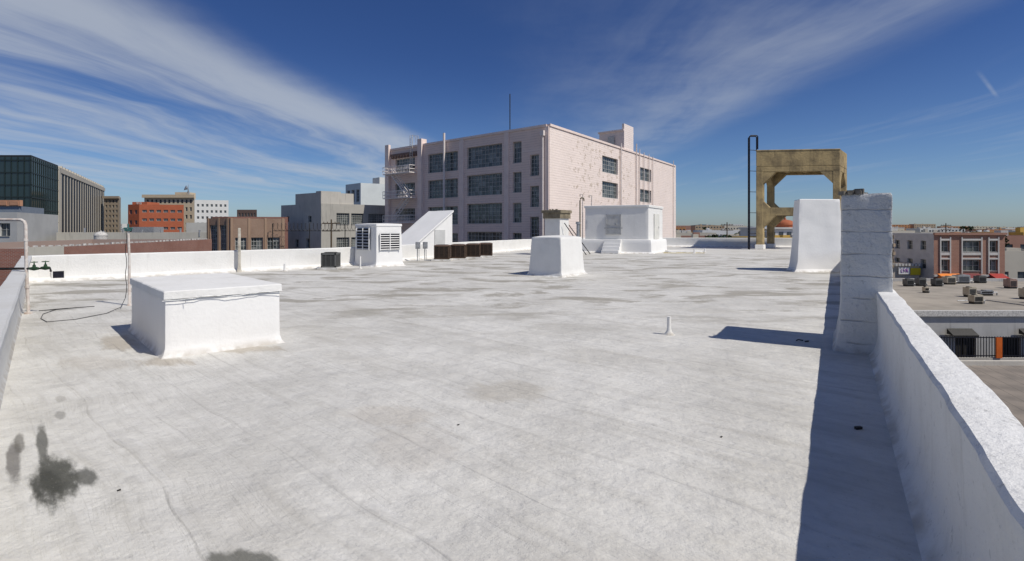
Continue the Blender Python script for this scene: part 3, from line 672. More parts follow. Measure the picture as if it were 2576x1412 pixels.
rt,n1,n2=building('warehouse_building','large four-storey pale pink brick warehouse with peeling paint',C0,pe1,31.,pe2,48.6,GZ,14.25,pinkmat('shaded_pink_brick',PL,0,.45),o1,o2,gm=M_glass,fm=M_frame,wm2=pinkmat('peeling_pink_brick',(.88,.755,.68),1,.8),depth=.35,bar=.055)
mp=paint('pink_trim',(.88,.73,.65),None,.4,1.)
def pq(s,o=0.): return C0+pe1*s+n1*o
m=M(); m.box(pq(22.4,.002),pe1,.9,n1,.4,GZ,15.,0); m.box(pq(22.4,.0)-n1*.6,pe1,.9,n1,.6,14.26,15.,0); m.obj('pilaster',[mp],rt.location,rt)
m=M(); m.box(pq(30.1,.002),pe1,.9,n1,.4,GZ,14.9,0); m.obj('pilaster',[mp],rt.location,rt)
for s_,w in ((.05,.55),(6.2,.7),(14.1,.8)):
    m=M(); m.box(pq(s_,.002),pe1,w,n1,.14,GZ,13.98,0); m.obj('pilaster',[mp],rt.location,rt)
m=M(); m.box(pq(23.5,.002),pe1,6.4,n1,.25,13.,13.35)
for i in range(9): m.box(pq(23.6+i*.7,.002),pe1,.35,n1,.35,12.65,13.0)
m.obj('cornice',[paint('brown_cornice',(.24,.16,.13))],rt.location,rt)
m=M(); 
for A,e,L in ((C0,pe1,31.),(C0,pe2,48.6)):
    nn=n1 if e is pe1 else n2
    m.box(A+e*(.4 if e is pe1 else 0)+nn*.003,e,L-.5,nn,.12,14.0,14.28)
m.obj('coping',[mp],rt.location,rt)
def pipe(pts,r,mat,nm,rt): m=M(); m.tube(pts,r,8); m.obj(nm,[mat],rt.location,rt,smooth=True)
ppk=paint('pale_pipe_paint',(.78,.70,.65))
q=pq(17.55,.45); pipe([(q.x,q.y,GZ),(q.x,q.y,15.2)],.16,ppk,'pipe',rt)
q=pq(.75,.35); pipe([(q.x,q.y,GZ),(q.x,q.y,13.0)],.11,ppk,'downpipe',rt)
m=M(); m.box(pq(.5,.15),pe1,.5,n1,.4,12.9,13.5); m.obj('rain_hopper',[ppk],rt.location,rt)
for s_,zt,r_ in ((20.9,14.8,.1),(27.2,15.6,.09),(28.6,14.9,.08),(30.6,14.6,.07),(33,14.6,.07),(34.9,14.4,.07),(46.5,15,.06)):
    q=C0+pe2*s_+n2*.2; pipe([(q.x,q.y,GZ),(q.x,q.y,zt)],r_,ppk,'pipe',rt)
m=M(); qa=C0+pe2*22.5
m.box(qa-n2*.01,pe2,3.8,pe1,4.3,14.25,17.1,0); m.box(qa+n2*.02,pe2,3.8,pe1,.35,14.0,18.1,1); m.box(qa-pe2*.15,pe2,4.1,pe1,4.5,17.0,17.25,0)
m.box(qa+pe1*4.3,pe2,3.8,pe1,2.5,14.25,16.2,0)
m.obj('roof_penthouse',[mp,pinkmat('pink_penthouse',(.86,.75,.69),0)],rt.location,rt)
m=M(); qd=qa+pe1*1.6-pe2*.2; m.box(qd,pe1,1.1,pe2,.1,14.3,16.3); m.obj('door',[M_framew],rt.location,rt)
q=C0+pe1*12+pe2*8; pipe([(q.x,q.y,13.7),(q.x,q.y,19),(q.x,q.y,21.5)],.07,M_dark,'antenna',rt)
pfe=paint('fire_escape_paint',(.86,.80,.75),None,.2)
for z_ in (10.1,6.45,2.8,-.9):
    m=M(); m.box(pq(23.6,.42),pe1,6.3,n1,1.2,z_,z_+.12)
    for s_ in [23.6+.35*k for k in range(19)]: m.box(pq(s_,1.58),pe1,.05,n1,.04,z_+.12,z_+1.1)
    for zz in (.55,1.08): m.box(pq(23.6,1.57),pe1,6.3,n1,.06,z_+zz,z_+zz+.08)
    for s_ in (23.6,29.85): 
        for zz in (.55,1.08): m.box(pq(s_,.4),pe1,.05,n1,1.2,z_+zz,z_+zz+.08)
    m.obj('fire_escape_balcony',[pfe],rt.location,rt)
for za,zb,fl in ((-.9,2.8,1),(2.9,6.45,0),(6.5,10.1,1)):
    m=M()
    def sp(t_): return 24.4+4*(t_ if not fl else 1-t_)
    for o in (0,.5):
        p0=pq(sp(0),.75+o);p1=pq(sp(1),.75+o); m.tube([(p0.x,p0.y,zb),(p1.x,p1.y,za)],.08,6); m.tube([(p0.x,p0.y,zb+.9),(p1.x,p1.y,za+.9)],.045,6)
    for k in range(13):
        t_=k/12; p0=pq(sp(t_),.75);p1=pq(sp(t_),1.25); zz=zb+(za-zb)*t_; m.tube([(p0.x,p0.y,zz),(p1.x,p1.y,zz)],.06,5)
    m.obj('fire_escape_stair',[pfe],rt.location,rt)
m=M()
for o in (24.3,24.8): p=pq(o,.5); p2=pq(o,-.6); m.tube([(p.x,p.y,10.2),(p.x,p.y,15.7),(p2.x,p2.y,15.7),(p2.x,p2.y,14.2)],.05,6)
for k in range(17): p=pq(24.3,.5);p2=pq(24.8,.5); m.tube([(p.x,p.y,10.5+k*.3),(p2.x,p2.y,10.5+k*.3)],.025,5)
m.obj('roof_ladder',[M_framew],rt.location,rt)
m=M(); m.box(pq(25.,-.1),pe1,1.,n1,.7,10.9,11.5); m.obj('window_air_conditioner',[M_framew],rt.location,rt)
def grid(s0,s1,n,z0,z1,k,fw=.6,fh=.55,nx=2,nz=2):
    out=[];cw=(s1-s0)/n;ch=(z1-z0)/k
    for i in range(n):
        for j in range(k): a=s0+cw*(i+.5-fw/2); c=z0+ch*(j+.5-fh/2); out.append((round(a,3),round(a+cw*fw,3),round(c,3),round(c+ch*fh,3),nx,nz))
    return out
m_gray=paint('beige_stucco',(.56,.53,.47),None,.5,.5,.9,streak=True); m_gray2=paint('light_beige_stucco',(.46,.44,.39),None,.5,.5,.9,streak=True)
rt,n1,n2=building('stucco_building','plain grey stucco building with steel sash windows',(-27.95,75),(-.8,.6),11.1,(.75,.66),10.6,GZ,5.67,m_gray,[(2.5,3.4,2.9,3.9,1,2),(8.7,9.5,3.,3.9,1,2),(3.0,3.9,-.9,.5,1,2),(6.,7.,-.9,.3,2,2)],[(2.3,4.3,2.6,4.3,6,5),(4.6,6.6,2.6,4.3,6,5),(7.4,10.2,2.6,4.3,8,5),(2.3,4.3,-.9,.65,6,4),(4.6,6.6,-.9,.65,6,4),(7.4,10.2,-.9,.65,8,4)],gm=M_glass,wm2=m_gray2)
m=M(); m.box((-28.0,75.1),nrm((-.8,.6)),6.9,nrm((.75,.66)),5,5.2,7.3); m.box((-28.0,75.05),nrm((-.8,.6)),1.3,nrm((.75,.66)),3,5.6,7.5); m.obj('roof_penthouse',[m_gray],rt.location,rt)
# razor wire
m=M(); pts=[]
for k in range(420):
    a=k*.42; t_=k/420; x0=-29+t_*12.; y0=62.+t_*4; pts.append((x0,y0+.35*math.cos(a),2.2+.45*math.sin(a)))
m.tube(pts,.02,4); 
for t_ in (0,.33,.66,1): m.tube([(-29+12*t_,62+4*t_,GZ),(-29+12*t_,62+4*t_,2.6)],.05,6)
m.tube([(-29,62,1.7),(-17,66,1.7)],.03,4)
m.obj('razor_wire_fence',[M_dark],(-23,64,GZ),label='coiled razor wire strung between thin posts',cat='razor wire')
building('white_building','white stepped office block with tall dark windows',(-32.5,110),(-.7,.7),6.8,(.8,.6),9,GZ,11.8,paint('white_stucco',(.68,.72,.70),None,.3,.5),grid(.3,6.5,3,-8,11,5,.7,.7,3,4),[(5.5,7.,4,5.5),(5.5,7.,8,9.5)],fm=M_framew)
building('white_building','narrow white stair tower behind office block',(-29.5,114),(-.7,.7),3,(.8,.6),5,GZ,13.4,paint('white_stucco_b',(.72,.72,.67),None,.3,.5),[],[(1,2,9,10.5)])
mbk=brick('brown_brick',(.33,.20,.135),(.28,.17,.11),(.38,.31,.25)); mbt=brick('red_brick',(.36,.135,.085),(.29,.11,.075),(.38,.30,.26))
M_pil=paint('brown_plaster_pier',(.36,.25,.175),None,.5,.6,.9)
rt,n1,n2=building('brick_warehouse','brown brick warehouse with tan pilasters and steel windows',(-33,60),(-.95,.3),3.6,(.8,.6),6.,GZ,3.2,mbk,[(.5,1.6,-.9,2.4,4,6),(1.9,3.1,-.9,2.4,4,6)],[(.5,1.7,-1.5,.9,4,5),(2.2,3.5,-1.5,.9,4,5),(4.,5.4,-1.5,.9,4,5)],gm=M_glass)
for e,nn,ss in ((nrm((.8,.6)),n2,(0,1.85,3.65,5.65)),(nrm((-.95,.3)),n1,(.3,1.65,3.25))):
    for s_ in ss: m=M(); m.box(V2((-33,60))+e*s_+nn*.003,e,.24,nn,.08,GZ,3.25); m.obj('pilaster',[M_pil],rt.location,rt)
building('brick_warehouse','long dark brick warehouse parapet behind a tan one',(-41,74),(-.95,.3),3.,(.97,.25),8.,GZ,3.7,mbt,[],grid(0,8,3,-3,2,1,.5,.5,4,4))
m_cream=paint('cream_plaster',(.58,.55,.47),None,.5,.5,.9,streak=True)
rt,_,_=building('plaster_building','long low cream plastered building with pipes on roof',(-60.5,68),(-.5,.8),6,(1,.08),20,GZ,1.45,m_cream,[],grid(1,19,6,-5,0,1,.35,.4))
for k in range(7): m=M(); m.tube([(-58+k*2.6,69.5,.9),(-58+k*2.6,69.5,1.6+.5*R.random())],.12,8); m.obj('roof_vent',[M_galv],rt.location,rt)
m=M(); m.box((-52,70),(1,0),3,(0,1),2,.95,2.2); m.obj('roof_box',[M_galv],rt.location,rt)
building('plaster_building','low pale plastered building behind a brick wall',(-56,88),(-.5,.8),6,(1,.08),18,GZ,3.0,paint('pale_plaster',(.64,.62,.55),None,.5,.5,.9),[],grid(1,17,6,-2,2.4,1,.4,.4))
rt,n1,n2=building('brick_building','low red brick building with stones along its parapet',(-27.5,29),(-1,-.1),12,nrm((-4.5,25.5)),26,GZ,.86,mbt,[],[],rm=M_grayroof)
m=M(); e=nrm((-4.5,25.5))
for k in range(40): q=V2((-27.65,29.2))+e*(k*.63); m.cb(q.x,q.y,.865,.16,.2,.09+.05*R.random(),R.random())
m.obj('coping_stone',[M_framew],rt.location,rt)['kind']='stuff'
m=M(); q=V2((-27.5,29)); m.box(q+n2*.004,e,3.,n2,.05,-3,.92); m.obj('plaster_patch',[m_cream],rt.location,rt)
m=M(); x,y,z,r=-49.8,62,1.1,.7
pr=[(r*.95,-.5),(r*.95,0),(r,.02)]+[(r*math.cos(a),r*.75*math.sin(a)) for a in [k*math.pi/16 for k in range(1,8)]]+[(.1*r,r*.78),(.08*r,r*.95)]
m.tube([(x,y,z+h_) for _,h_ in pr],[q for q,_ in pr],20); m.tube([(x,y,-2),(x,y,z-.4)],.3,8); m.obj('roof_dome',[M_framew],(x,y,z),smooth=True,label='small pale metal turbine vent standing on a low roof',cat='roof vent')
m_or=brick('orange_red_brick',(.54,.145,.07),(.48,.13,.06),(.48,.18,.10),.6,.2,.02,stain=.15)
rt,n1,n2=building('orange_building','orange red painted office block with ribbon windows',(-123.8,170),(-.95,.3),5.1,(.96,0.28),13.,GZ,10.0,m_or,grid(.3,5,2,-8,9.2,5,.5,.4,2,1),grid(.5,12.8,6,-8,9.2,6,.68,.32,3,2),sill=False)
m=M(); m.box((-127.5,171.9),(1,0),5,(0,1),6,9.7,10.9,0); m.obj('roof_penthouse',[m_or],rt.location,rt)
def text(s,size,mat,loc,rotz,rt,nm='lettering',ext=.02):
    cu=bpy.data.curves.new(nm,'FONT'); cu.body=s; cu.size=size; cu.extrude=ext; cu.align_x='CENTER'; cu.align_y='CENTER'
    tmp=bpy.data.objects.new('tmp',cu); COL.objects.link(tmp); bpy.context.view_layer.update()
    me=bpy.data.meshes.new_from_object(tmp); bpy.data.objects.remove(tmp); me.materials.clear(); me.materials.append(mat)
    ob=mk(nm,me,loc,rt); ob.rotation_euler=(math.pi/2,0,rotz); return ob
M_sw=paint('sign_white',(.8,.78,.74),None,.2)
text('910',1.2,M_sw,(-125.2,171.8,10.35),0,rt)
m_be=paint('beige_terracotta',(.66,.54,.38),None,.4,.3)
rt,_,_=building('beige_building','beige old office block with projecting cornice',(-166.6,232),(-.5,.86),8,(1,.0),22.5,GZ,16.6,m_be,[],grid(.5,22,11,9,16,2,.5,.5,1,2)+grid(.5,22,11,-5,9,4,.5,.5,1,2),sill=False)
m=M(); m.box((-167.2,231.2),(1,0),23.7,(0,1),.8,15.9,17.3); m.box((-158,240),(1,0),6,(0,1),6,16,19.); m.obj('cornice',[m_be],rt.location,rt)
m=M(); x,y=-149.2,236
m.tube([(x,y,16),(x,y,20.)],.25,8); m.tube([(x-.9,y-.9,20.6),(x-.5,y-.5,20.4),(x-.2,y-.2,20.)],[1.2,.8,.1],14)
m.tube([(x-1,y,17),(x,y,20),(x+1,y,17)],.12,6); m.tube([(x,y,20),(x,y,22.2)],.08,6)
m.obj('satellite_dish',[M_galv],(x,y,16),label='grey satellite dish and mast on a beige rooftop',cat='satellite dish')
m_wg=paint('white_office_paint',(.84,.83,.78),None,.2,.3)
building('white_office','white office block with regular grid of windows',(-137.6,222),(-.5,.86),4,(.94,.34),13.,GZ,14.4,m_wg,[],grid(.4,12.6,7,-8,13.4,8,.5,.42,2,1),sill=False,gm=M_glass_far)
building('brown_office','distant dark brown brick office block with rooftop frame',(-161,300),(-.5,.86),4,(1,.0),11.5,GZ,13.,paint('brown_plaster',(.16,.11,.09)),[],grid(.4,11,6,-4,12,4,.5,.5,1,1),sill=False)
m_ob=paint('brown_stone',(.38,.31,.23),None,.5,.3)
rt,_,_=building('old_office','tall narrow brown stone office building with cornice',(-207.2,260),(-.5,.86),6,(1,.0),7.6,GZ,18,m_ob,[],grid(.3,7.3,4,-8,17,10,.5,.55,1,2),sill=False)
m=M(); m.box((-207.8,259.3),(1,0),8.6,(0,1),.7,17.2,18.4); m.obj('cornice',[m_ob],rt.location,rt)
# fin building
rt=root('office_slab',(-185,225,GZ),'long office slab with close vertical cream fins','office building')
F0=V2((-159,180)); fe=nrm((-56,90)); LN=106; fn=Vector((fe.y,-fe.x)); fn=fn if fn.x>0 else -fn
m=M(); m.box(F0,fe,LN,-fn,25,GZ,21.6); m.obj('wall',[M_black],rt.location,rt)
M_fin=paint('cream_concrete_fins',(.56,.51,.42),None,.3,.3)
m=M(); m.box(F0+fn*.3-fe*.5,fe,LN+1,-fn,26,21.6,23.3); m.box(F0-fe*2.5-fn*25,fe,2.4,fn,25.3,GZ,23.3); m.obj('roof_band',[M_fin],rt.location,rt)
mf=M(); mf.box((0,0),fe,1.1,fn,.12,0,21.6-GZ); me=mf.mesh('fin',[M_fin])
for k in range(20): q=F0+fe*(1.5+k*5.3)+fn*.01; mk('fin',me,(q.x,q.y,GZ),rt)
mf=M(); mf.box((0,0),fe,1.3,fn,1.3,0,.9); me=mf.mesh('roof_stub',[M_fin])
for k in range(20): q=F0+fe*(3+k*5.2)-fn*1.2; mk('roof_stub',me,(q.x,q.y,23.301),rt)
# glass tower
rt=root('glass_tower',(-150,165,GZ),'dark green glass office tower with flat roof','office tower')
T0=V2((-140.9,150)); t1=V2((-1,0)); t2=nrm((-13.5,24)); tn1=V2((0,-1)); tn2=Vector((t2.y,-t2.x)); tn2=tn2 if tn2.x>0 else -tn2
m=M(); m.prism(quad(T0,t1,45,t2,28),GZ,23.0); m.obj('glass_wall',[M_tower],rt.location,rt)
m=M(); m.prism(quad(T0,t1,45,t2,28),23.001,23.5); m.obj('roof',[M_dark],rt.location,rt)
M_mul=metal('bronze_mullion',(.03,.045,.045))
for fi in range(9):
    z_=GZ+2+fi*3.6; m=M(); m.box(T0+tn1*.01,t1,45,tn1,.12,z_,z_+.35); m.box(T0+tn2*.01,t2,28,tn2,.12,z_,z_+.35); m.obj('spandrel',[M_mul],rt.location,rt)
me1=M(); me1.box((0,0),t1,.12,tn1,.16,0,23-GZ); me1=me1.mesh('mullion',[M_mul]); me2=M(); me2.box((0,0),t2,.12,tn2,.16,0,23-GZ); me2=me2.mesh('mullion',[M_mul])
for k in range(24): q=T0+t1*(k*1.9)+tn1*.012; mk('mullion',me1,(q.x,q.y,GZ),rt)
for k in range(15): q=T0+t2*(k*1.95)+tn2*.012; mk('mullion',me2,(q.x,q.y,GZ),rt)
rt,_,_=building('corner_building','pale grey building with dark square windows',(-58.,60),(-1,.0),22,(-.45,.9),14,GZ,3.9,paint('pale_grey_plaster',(.50,.50,.48),None,.4,.5),grid(.3,21,9,-6,3.4,3,.55,.5,2,2),[])
rt,_,_=building('terracotta_topped_building','blue grey building with pale orange roof band',(-75.,78),(-1,.0),22,(-.45,.9),10,GZ,5.4,paint('blue_grey_plaster',(.25,.29,.34)),grid(.3,21,9,-6,5.,3,.55,.5,2,2),[])
m=M(); m.box((-74.8,77.8),(-1,0),22,(0,1),.5,5.41,6.3); 
for k in range(12): m.box((-75-k*1.8,77.75),(-1,0),1.3,(0,1),.05,5.55,6.15)
m.obj('roof_band',[paint('terracotta_band',(.52,.28,.17))],rt.location,rt)
# ------------------------------------------------------------------ right side lower buildings
m_wfac=paint('grey_white_facade',(.50,.49,.47),None,.5,.6,.9,streak=True)
m_troof=paint('warm_gravel_roof',(.38,.34,.285),(.22,.20,.17),.8,.3,.95,.4,.04,4)
rt,n1,n2=building('flat_roof_building','one-storey building with wide grey flat roof',(27.,38.6),(0,1),25.,(1,.0),45.,GZ,-4.2,m_wfac,[],[(3.+k*3.4,4.6+k*3.4,-8.7,-6.2,2,1) for k in range(11)],rm=m_troof,fm=M_dark,gm=M_dark,par=.35)
for k in range(5):
    m=M(); x0=32.6+k*5.4; m.poly([(x0,38.4,-5.5),(x0+1.9,38.4,-5.5),(x0+1.9,37.8,-5.9),(x0,37.8,-5.9)],0); m.poly([(x0,37.8,-5.9),(x0+1.9,37.8,-5.9),(x0+1.9,37.8,-6.05),(x0,37.8,-6.05)],0)
    for xx in (x0,x0+1.9): m.poly([(xx,38.4,-5.5),(xx,37.8,-5.9),(xx,38.4,-5.9)])
    m.obj('awning',[M_dark],rt.location,rt)
m=M(); m.box((27,38.55),(1,0),45,(0,-1),.15,-4.6,-4.19); m.obj('coping',[M_framew],rt.location,rt)
rt=root('iron_fence',(38,36.5,-7.5),'black iron bar fence with an orange gate','fence')
m=M(); m.box((30,36.4),(1,0),25,(0,1),.2,GZ,-7.2,0); m.obj('kerb_wall',[m_gray],rt.location,rt)
m=M()
for k in range(125): m.box((30+k*.2,36.48),(1,0),.035,(0,1),.035,-7.2,-5.7,0)
for z_ in (-7.1,-5.8): m.box((30,36.47),(1,0),25,(0,1),.05,z_,z_+.06,0)
m.obj('bars',[M_black],rt.location,rt)['kind']='stuff'
m=M(); m.box((34.35,36.3),(1,0),.42,(0,1),.08,-7.2,-5.75); m.obj('gate',[paint('orange_gate_paint',(.62,.13,.02))],rt.location,rt)
def plankmat():
    m,g,b=newmat('brown_roll_roofing'); c=g.coord(); x,y,z=g.sep(c); q=g.math('FRACT',g.math('DIVIDE',g.math('ADD',x,g.math('MULTIPLY',y,-.35)),.95))
    col=g.mix(g.mr(g.noise(c,.6,5),.35,.7),(.27,.235,.20),(.18,.16,.14)); col=g.mix(g.mr(q,.0,.06,1.,0.),col,(.09,.08,.07)); g.put(b.inputs['Base Color'],col); b.inputs['Roughness'].default_value=.9; return m
rt,_,_=building('low_shed_building','low building with brown seamed roll roofing',(17.5,16.),(0,1),19.,(1,0),30.,GZ,-7.0,m_gray,[],[],rm=plankmat(),par=.3)
def rtu(x,y,sx,sy,h_,mat,label):
    sx*=.8; sy*=.8; h_*=.8
    rt=root('rooftop_unit',(x,y,-4.55),label,'air conditioner','air conditioning units on the lower roof'); z=-4.55
    m=M(); m.cb(x,y,z,sx*.9,sy*.9,.2,0,1); m.cb(x,y,z+.2,sx,sy,h_,0,0); m.cb(x+sx*.2,y,z+.2+h_,sx*.5,sy*.8,.06,0,0); m.torus((x-sx*.2,y,z+.24+h_),min(sx,sy)*.2,.04,'z',14,1)
    m.obj('cabinet',[mat,M_dark],rt.location,rt)
    m=M()
    for k in range(6): m.cb(x,y-sy/2-.02,z+.3+k*(h_-.2)/6,sx*.8,.03,.04)
    m.obj('grille',[M_dark],rt.location,rt)
    m=M(); m.tube([(x+sx*.4,y,z+.3),(x+sx*.9,y,z+.3),(x+sx*.9,y,z+.02)],.06,6); m.obj('duct',[M_galv],rt.location,rt)
for i,(x,y,sx,sy,h_,mt,lb) in enumerate(((44.9,58,1.0,.9,.75,M_grayac,'dark box condenser on grey roof'),(46.5,58.3,1.,.9,.85,M_grayac,'dark box condenser on grey roof'),(48.1,58.,1.,.9,.8,M_grayac,'dark box condenser on grey roof'),
   (51.2,60,1.3,1.,.9,M_beigeac,'beige packaged rooftop unit with duct'),(53.5,61.,1.8,1.1,1.,M_galv,'grey metal packaged unit with round duct'),(43.8,49,.9,.9,.9,M_beigeac,'small beige rooftop unit'),(46.2,50,1.6,.6,.35,M_galv,'flat grey duct box on roof'),(54.5,56,1.,1.,1.,M_brownlight,'pinkish brown rooftop unit'),(47.8,47.5,1.2,.9,1.,M_beigeac,'beige packaged rooftop unit with duct'),(42,52,.5,.5,.5,M_beigeac,'small beige rooftop unit'),
   (40.3,44.5,1.,.8,.7,M_beigeac,'small beige rooftop unit'),(56.2,61.5,1.1,1.,.8,M_grayac,'dark box condenser on grey roof'),(45.5,45,.5,.5,.5,M_galv,'small grey vent box on roof'))): rtu(x,y,sx,sy,h_,mt,lb)
m=M(); m.tube([(40,46,-4.5),(43,46.4,-4.5),(43.4,43,-4.5),(48,42.6,-4.5)],.04,5); m.obj('roof_conduit',[M_galv],(43,45,-4.5),label='thin grey conduit run across the lower flat roof',cat='conduit')
# tan shop building
m_pk=brick('pinkish_brown_brick',(.37,.20,.145),(.33,.175,.125),(.38,.25,.19),.5,.18,.02,stain=.15)
ops=[]
for s_ in (.9,3.7,7.2):
    w=1.1 if s_!=3.7 else 2.4
    ops+=[(s_,s_+w,-1.1,.4,3 if w>2 else 2,2),(s_,s_+w,-3.6,-2.1,3 if w>2 else 2,2)]
rt,n1,n2=building('shop_building','pinkish brown two-storey shop building with white window surrounds',(55.2,67),(-.12,1),9,(1,.0),9.3,GZ,1.35,paint('whitish_side_wall',(.55,.54,.52)),grid(.5,8.5,4,-4,1,2,.4,.5,1,2),ops,gm=M_glass,wm2=m_pk)
mtr=paint('white_trim',(.62,.60,.56))
for (s_,w) in ((.9,1.1),(3.7,2.4),(7.2,1.1)):
    x0=55.2+s_; m=M()
    m.box((x0-.16,66.99),(1,0),.14,(0,-1),.12,-3.9,.9); m.box((x0+w+.02,66.99),(1,0),.14,(0,-1),.12,-3.9,.9); m.box((x0-.02,66.99),(1,0),w+.04,(0,-1),.1,.42,.65); m.box((x0-.02,66.99),(1,0),w+.04,(0,-1),.1,-1.5,-1.15); m.box((x0-.02,66.99),(1,0),w+.04,(0,-1),.1,-2.05,-1.85)
    m.obj('window_surround',[mtr],rt.location,rt)
m=M(); m.box((55.1,66.99),(1,0),9.5,(0,-1),.25,1.15,1.45); m.obj('cornice',[m_pk],rt.location,rt)
m=M(); m.box((55.1,66.98),(1,0),9.5,(0,-1),.2,-4.3,-4.05); m.obj('band_course',[mtr],rt.location,rt)
def awn(x0,w,col,nm):
    m=M(); m.poly([(x0,66.9,-3.9),(x0+w,66.9,-3.9),(x0+w,65.7,-4.5),(x0,65.7,-4.5)]); m.poly([(x0,65.7,-4.5),(x0+w,65.7,-4.5),(x0+w,65.7,-4.9),(x0,65.7,-4.9)])
    for xx in (x0,x0+w): m.poly([(xx,66.9,-3.9),(xx,65.7,-4.5),(xx,66.9,-4.5)])
    m.obj('awning',[paint(nm,col,None,.2)],rt.location,rt)
awn(55.6,2.8,(.80,.25,.05),'orange_canvas'); awn(62.3,1.8,(.38,.05,.04),'red_canvas'); awn(59,2.,(.2,.05,.05),'maroon_canvas')
rt,_,_=building('shop_building','low cream shop with printed signs on its fascia',(48.5,68.5),(0,1),8,(1,.0),6.,GZ,-2.7,paint('cream_shop',(.58,.5,.4)),[],grid(.2,5.8,3,-8.6,-5.6,1,.7,.8,1,1))
m=M()
for k in range(14): m.box((48.5+k*.43,68.45),(1,0),.25,(0,-1),.3,-3.0,-2.69)
m.obj('dentil_trim',[M_framew],rt.location,rt)
m=M(); m.box((51.6,68.4),(1,0),1.5,(0,-1),.1,-4.1,-3.2); m.obj('sign_board',[M_sw],rt.location,rt)
text('LYR',.6,paint('purple_letters',(.30,.08,.36),None,.1),(52.35,68.27,-3.65),0,rt)
m=M(); m.box((53.2,68.4),(1,0),1.3,(0,-1),.1,-4.2,-3.3); m.obj('sign_board',[paint('yellow_sign',(.75,.55,.03),None,.1)],rt.location,rt,label='plain yellow shop sign board')
# ------------------------------------------------------------------ sprawl
cols=[(.60,.55,.45),(.66,.65,.60),(.48,.37,.25),(.56,.27,.12),(.42,.41,.39),(.68,.60,.44),(.62,.40,.10),(.40,.22,.16),(.74,.73,.70),(.52,.46,.38)]
cn=['cream','white','tan','orange brown','grey','pale yellow','mustard','brown','bright white','beige']
SM=[paint('sprawl_%s'%cn[i].replace(' ','_'),c,None,.4,.2,.9) for i,c in enumerate(cols)]
def sprawl(x,y,w,dp_,zt,ci,rot):
    m=M(); e=V2((math.cos(rot),math.sin(rot))); b=V2((-e.y,e.x)); C=V2((x,y)); n=-b
    st=max(1,int((zt-GZ)/3.6)); nb=max(2,int(w/3.2)); nb=min(nb,9); ops=[]
    for i in range(nb):
        for j in range(st):
            a=w*(i+.25)/nb; z_=GZ+1+j*(zt-GZ-.6)/st; ops.append((a,a+w*.5/nb,z_,z_+1.5))
    m.facade(C,e,n,w,GZ,zt,ops,.2,0); no=-b
    for o in ops:
        p=C+e*o[0]+no*-.2; q=C+e*o[1]+no*-.2; m.poly([(p.x,p.y,o[2]),(q.x,q.y,o[2]),(q.x,q.y,o[3]),(p.x,p.y,o[3])],1)
    m.facade(C+b*dp_,e,n,w,GZ,zt,[],.2,0); m.facade(C,b,-e,dp_,GZ,zt,[],.2,0); m.facade(C+e*w,b,e,dp_,GZ,zt,[],.2,0)
    Q=quad(C,e,w,b,dp_); I=quad(C+e*.4+b*.4,e,w-.8,b,dp_-.8)
    for i in range(4):
        j=(i+1)%4; m.poly([P3(Q[i],zt),P3(Q[j],zt),P3(I[j],zt),P3(I[i],zt)],0); m.poly([P3(I[i],zt),P3(I[j],zt),P3(I[j],zt-.5),P3(I[i],zt-.5)],0)
    m.poly([P3(p,zt-.5) for p in I],2)
    for k in range(R.randint(1,5)):
        q=C+e*(w*R.uniform(.15,.7))+b*(dp_*R.uniform(.15,.7)); s_=R.uniform(.8,2.2)
        m.box(q,e,s_*R.uniform(.8,1.6),b,s_,zt-.5,zt+R.uniform(.3,1.6),R.choice((0,3)))
    m.obj('city_building',[SM[ci],M_glass_far,M_grayroof,M_framew],(x,y,GZ),label='low flat-roofed %s commercial building in the city beyond'%cn[ci],cat='building',group='low buildings across the city')
for D,rs,zr in ((84,(.66,.76),(-4,-1.)),(105,(.36,1.03),(-4.5,-.2)),(132,(.30,1.04),(-4,.8)),(165,(.30,1.04),(-4,1.)),(205,(.3,1.04),(-3.5,1.6)),(260,(.3,1.04),(-3,2.0)),(330,(.3,1.04),(-2.5,2.8)),(430,(.28,1.04),(-2.,4)),(580,(.28,1.04),(-2.,6)),(800,(.28,1.04),(-1,8)),(1150,(.28,1.04),(0,14))):
    r=rs[0]
    while r<rs[1]:
        w=R.uniform(9,20)*(1+D/500); gap=R.uniform(1.5,7)*(1+D/500)
        xx=r*D; 
        if not (D<150 and xx<44): 
            sprawl(xx,D+R.uniform(-6,6),w,R.uniform(10,18),R.uniform(*zr),R.randrange(10),R.uniform(-.12,.12))
        r+=(w+gap)/D
for D,rs,zr in ((330,(-1.02,-.3),(0,7)),(520,(-1.02,-.25),(0,10)),(900,(-1.02,-.2),(4,16))):
    r=rs[0]
    while r<rs[1]:
        w=R.uniform(14,30)*(1+D/600); sprawl(r*D,D,w,16,R.uniform(*zr),R.randrange(10),0); r+=(w*1.4+8)/D
rt=root('domed_building',(77,150,GZ),'white building crowned by a terracotta red dome','building')
m=M(); m.box((70,145),(1,0),15,(0,1),12,GZ,1.9); m.box((69.5,144.5),(1,0),16,(0,1),13,1.9,2.3)
for k in range(6): m.box((71+k*2.3,144.9),(1,0),1.2,(0,1),.05,-2,1.,1)
m.obj('wall',[SM[8],M_glass_far],rt.location,rt)
m=M(); x,y=80.5,151; m.tube([(x,y,2.),(x,y,3.)]+[(x,y,3+1.6*math.sin(a)) for a in [k*math.pi/16 for k in range(0,8)]],[2.6,2.6]+[2.8*math.cos(a) for a in [k*math.pi/16 for k in range(0,8)]],20); m.tube([(x,y,4.4),(x,y,5.4)],[.5,.1],8)
m.obj('dome',[paint('red_dome_tile',(.42,.13,.06))],rt.location,rt,smooth=True)
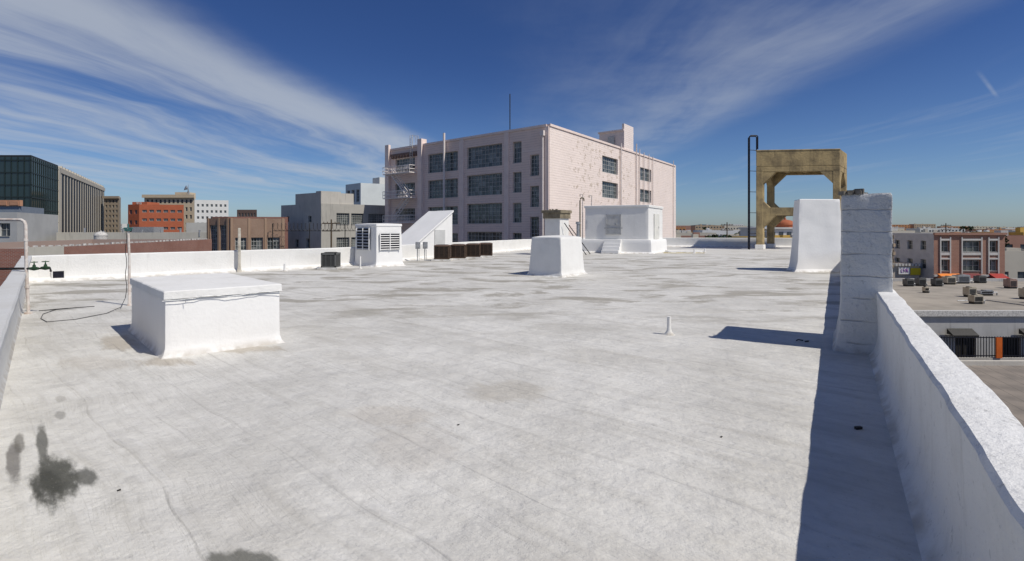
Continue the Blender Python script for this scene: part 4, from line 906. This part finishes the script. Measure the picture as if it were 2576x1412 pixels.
# trees
M_leaf=paint('foliage',(.05,.085,.03),(.025,.045,.015),.8,.8,.9); M_bark=paint('bark',(.12,.09,.06))
def tree(x,y,h_,kind):
    rt=root('tree' if kind else 'palm_tree',(x,y,GZ),'dense dark green street tree' if kind else 'tall slender fan palm tree','tree','trees scattered through the city')
    m=M(); m.tube([(x,y,GZ),(x+.1,y,GZ+h_*.5),(x,y,GZ+h_*.85)],[.35,.22,.12] if kind else [.3,.22,.2],8)
    if kind:
        for k in range(5): a=k*1.3; m.tube([(x,y,GZ+h_*.5),(x+h_*.2*math.cos(a),y+h_*.2*math.sin(a),GZ+h_*.78)],[.14,.05],5)
    m.obj('trunk',[M_bark],rt.location,rt)
    m=M()
    if kind:
        cl=[(R.uniform(-.25,.25)*h_,R.uniform(-.25,.25)*h_,R.uniform(.5,.95)*h_,R.uniform(.09,.17)*h_) for _ in range(13)]
        for cx_,cy_,cz_,cr in cl:
            for k in range(55):
                v=Vector((R.gauss(0,1),R.gauss(0,1),R.gauss(0,.8))).normalized()*cr*R.uniform(.55,1.1); c=Vector((x+cx_,y+cy_,GZ+cz_))+v; a=Vector((R.uniform(-1,1),R.uniform(-1,1),R.uniform(-1,1))).normalized()*.32; b=a.orthogonal().normalized()*.25
                m.poly([c-a,c+b,c+a,c-b])
    else:
        for k in range(26):
            a=k*2.4; el_=R.uniform(-.6,1.); L=1.7; c=Vector((x,y,GZ+h_*.86)); dv=Vector((math.cos(a)*math.cos(el_),math.sin(a)*math.cos(el_),math.sin(el_))); sd=Vector((-math.sin(a),math.cos(a),0))*.35
            mid=c+dv*L*.7; end=c+dv*L*1.1-Vector((0,0,.5)); m.poly([c,mid+sd,end,mid-sd])
    m.obj('crown',[M_leaf],rt.location,rt); return rt
ta=[tree(60,98,8.5,1),tree(92,120,9.,1),tree(70,178,8.,1)]; pa=tree(112,190,13,0)
for k in range(34):
    D=R.choice((118,148,185,232,300)); r=R.uniform(.33,1.03); dup(R.choice(ta),(r*D,D+10,GZ),R.random()*6)
for k in range(8):
    D=R.choice((232,300,380)); r=R.uniform(.33,1.0); dup(pa,(r*D,D+10,GZ),R.random()*6)
def upole(x,y,h_):
    rt=root('utility_pole',(x,y,GZ),'wooden utility pole with two crossarms','utility pole','utility poles in the city')
    m=M(); m.tube([(x,y,GZ),(x,y,GZ+h_)],[.17,.1],8); m.obj('pole',[M_bark],rt.location,rt)
    for z_ in (.6,1.6): 
        m=M(); m.cb(x,y,GZ+h_-z_,2.4,.12,.14)
        for a in (-1,-.5,.5,1): m.cb(x+a,y,GZ+h_-z_+.14,.07,.07,.16)
        m.obj('crossarm',[M_bark],rt.location,rt)
    return rt
up=upole(42,100,12.2)
for x,y in ((52,104),(64,108),(76,112),(100,118),(-24,68)): dup(up,(x,y,GZ))
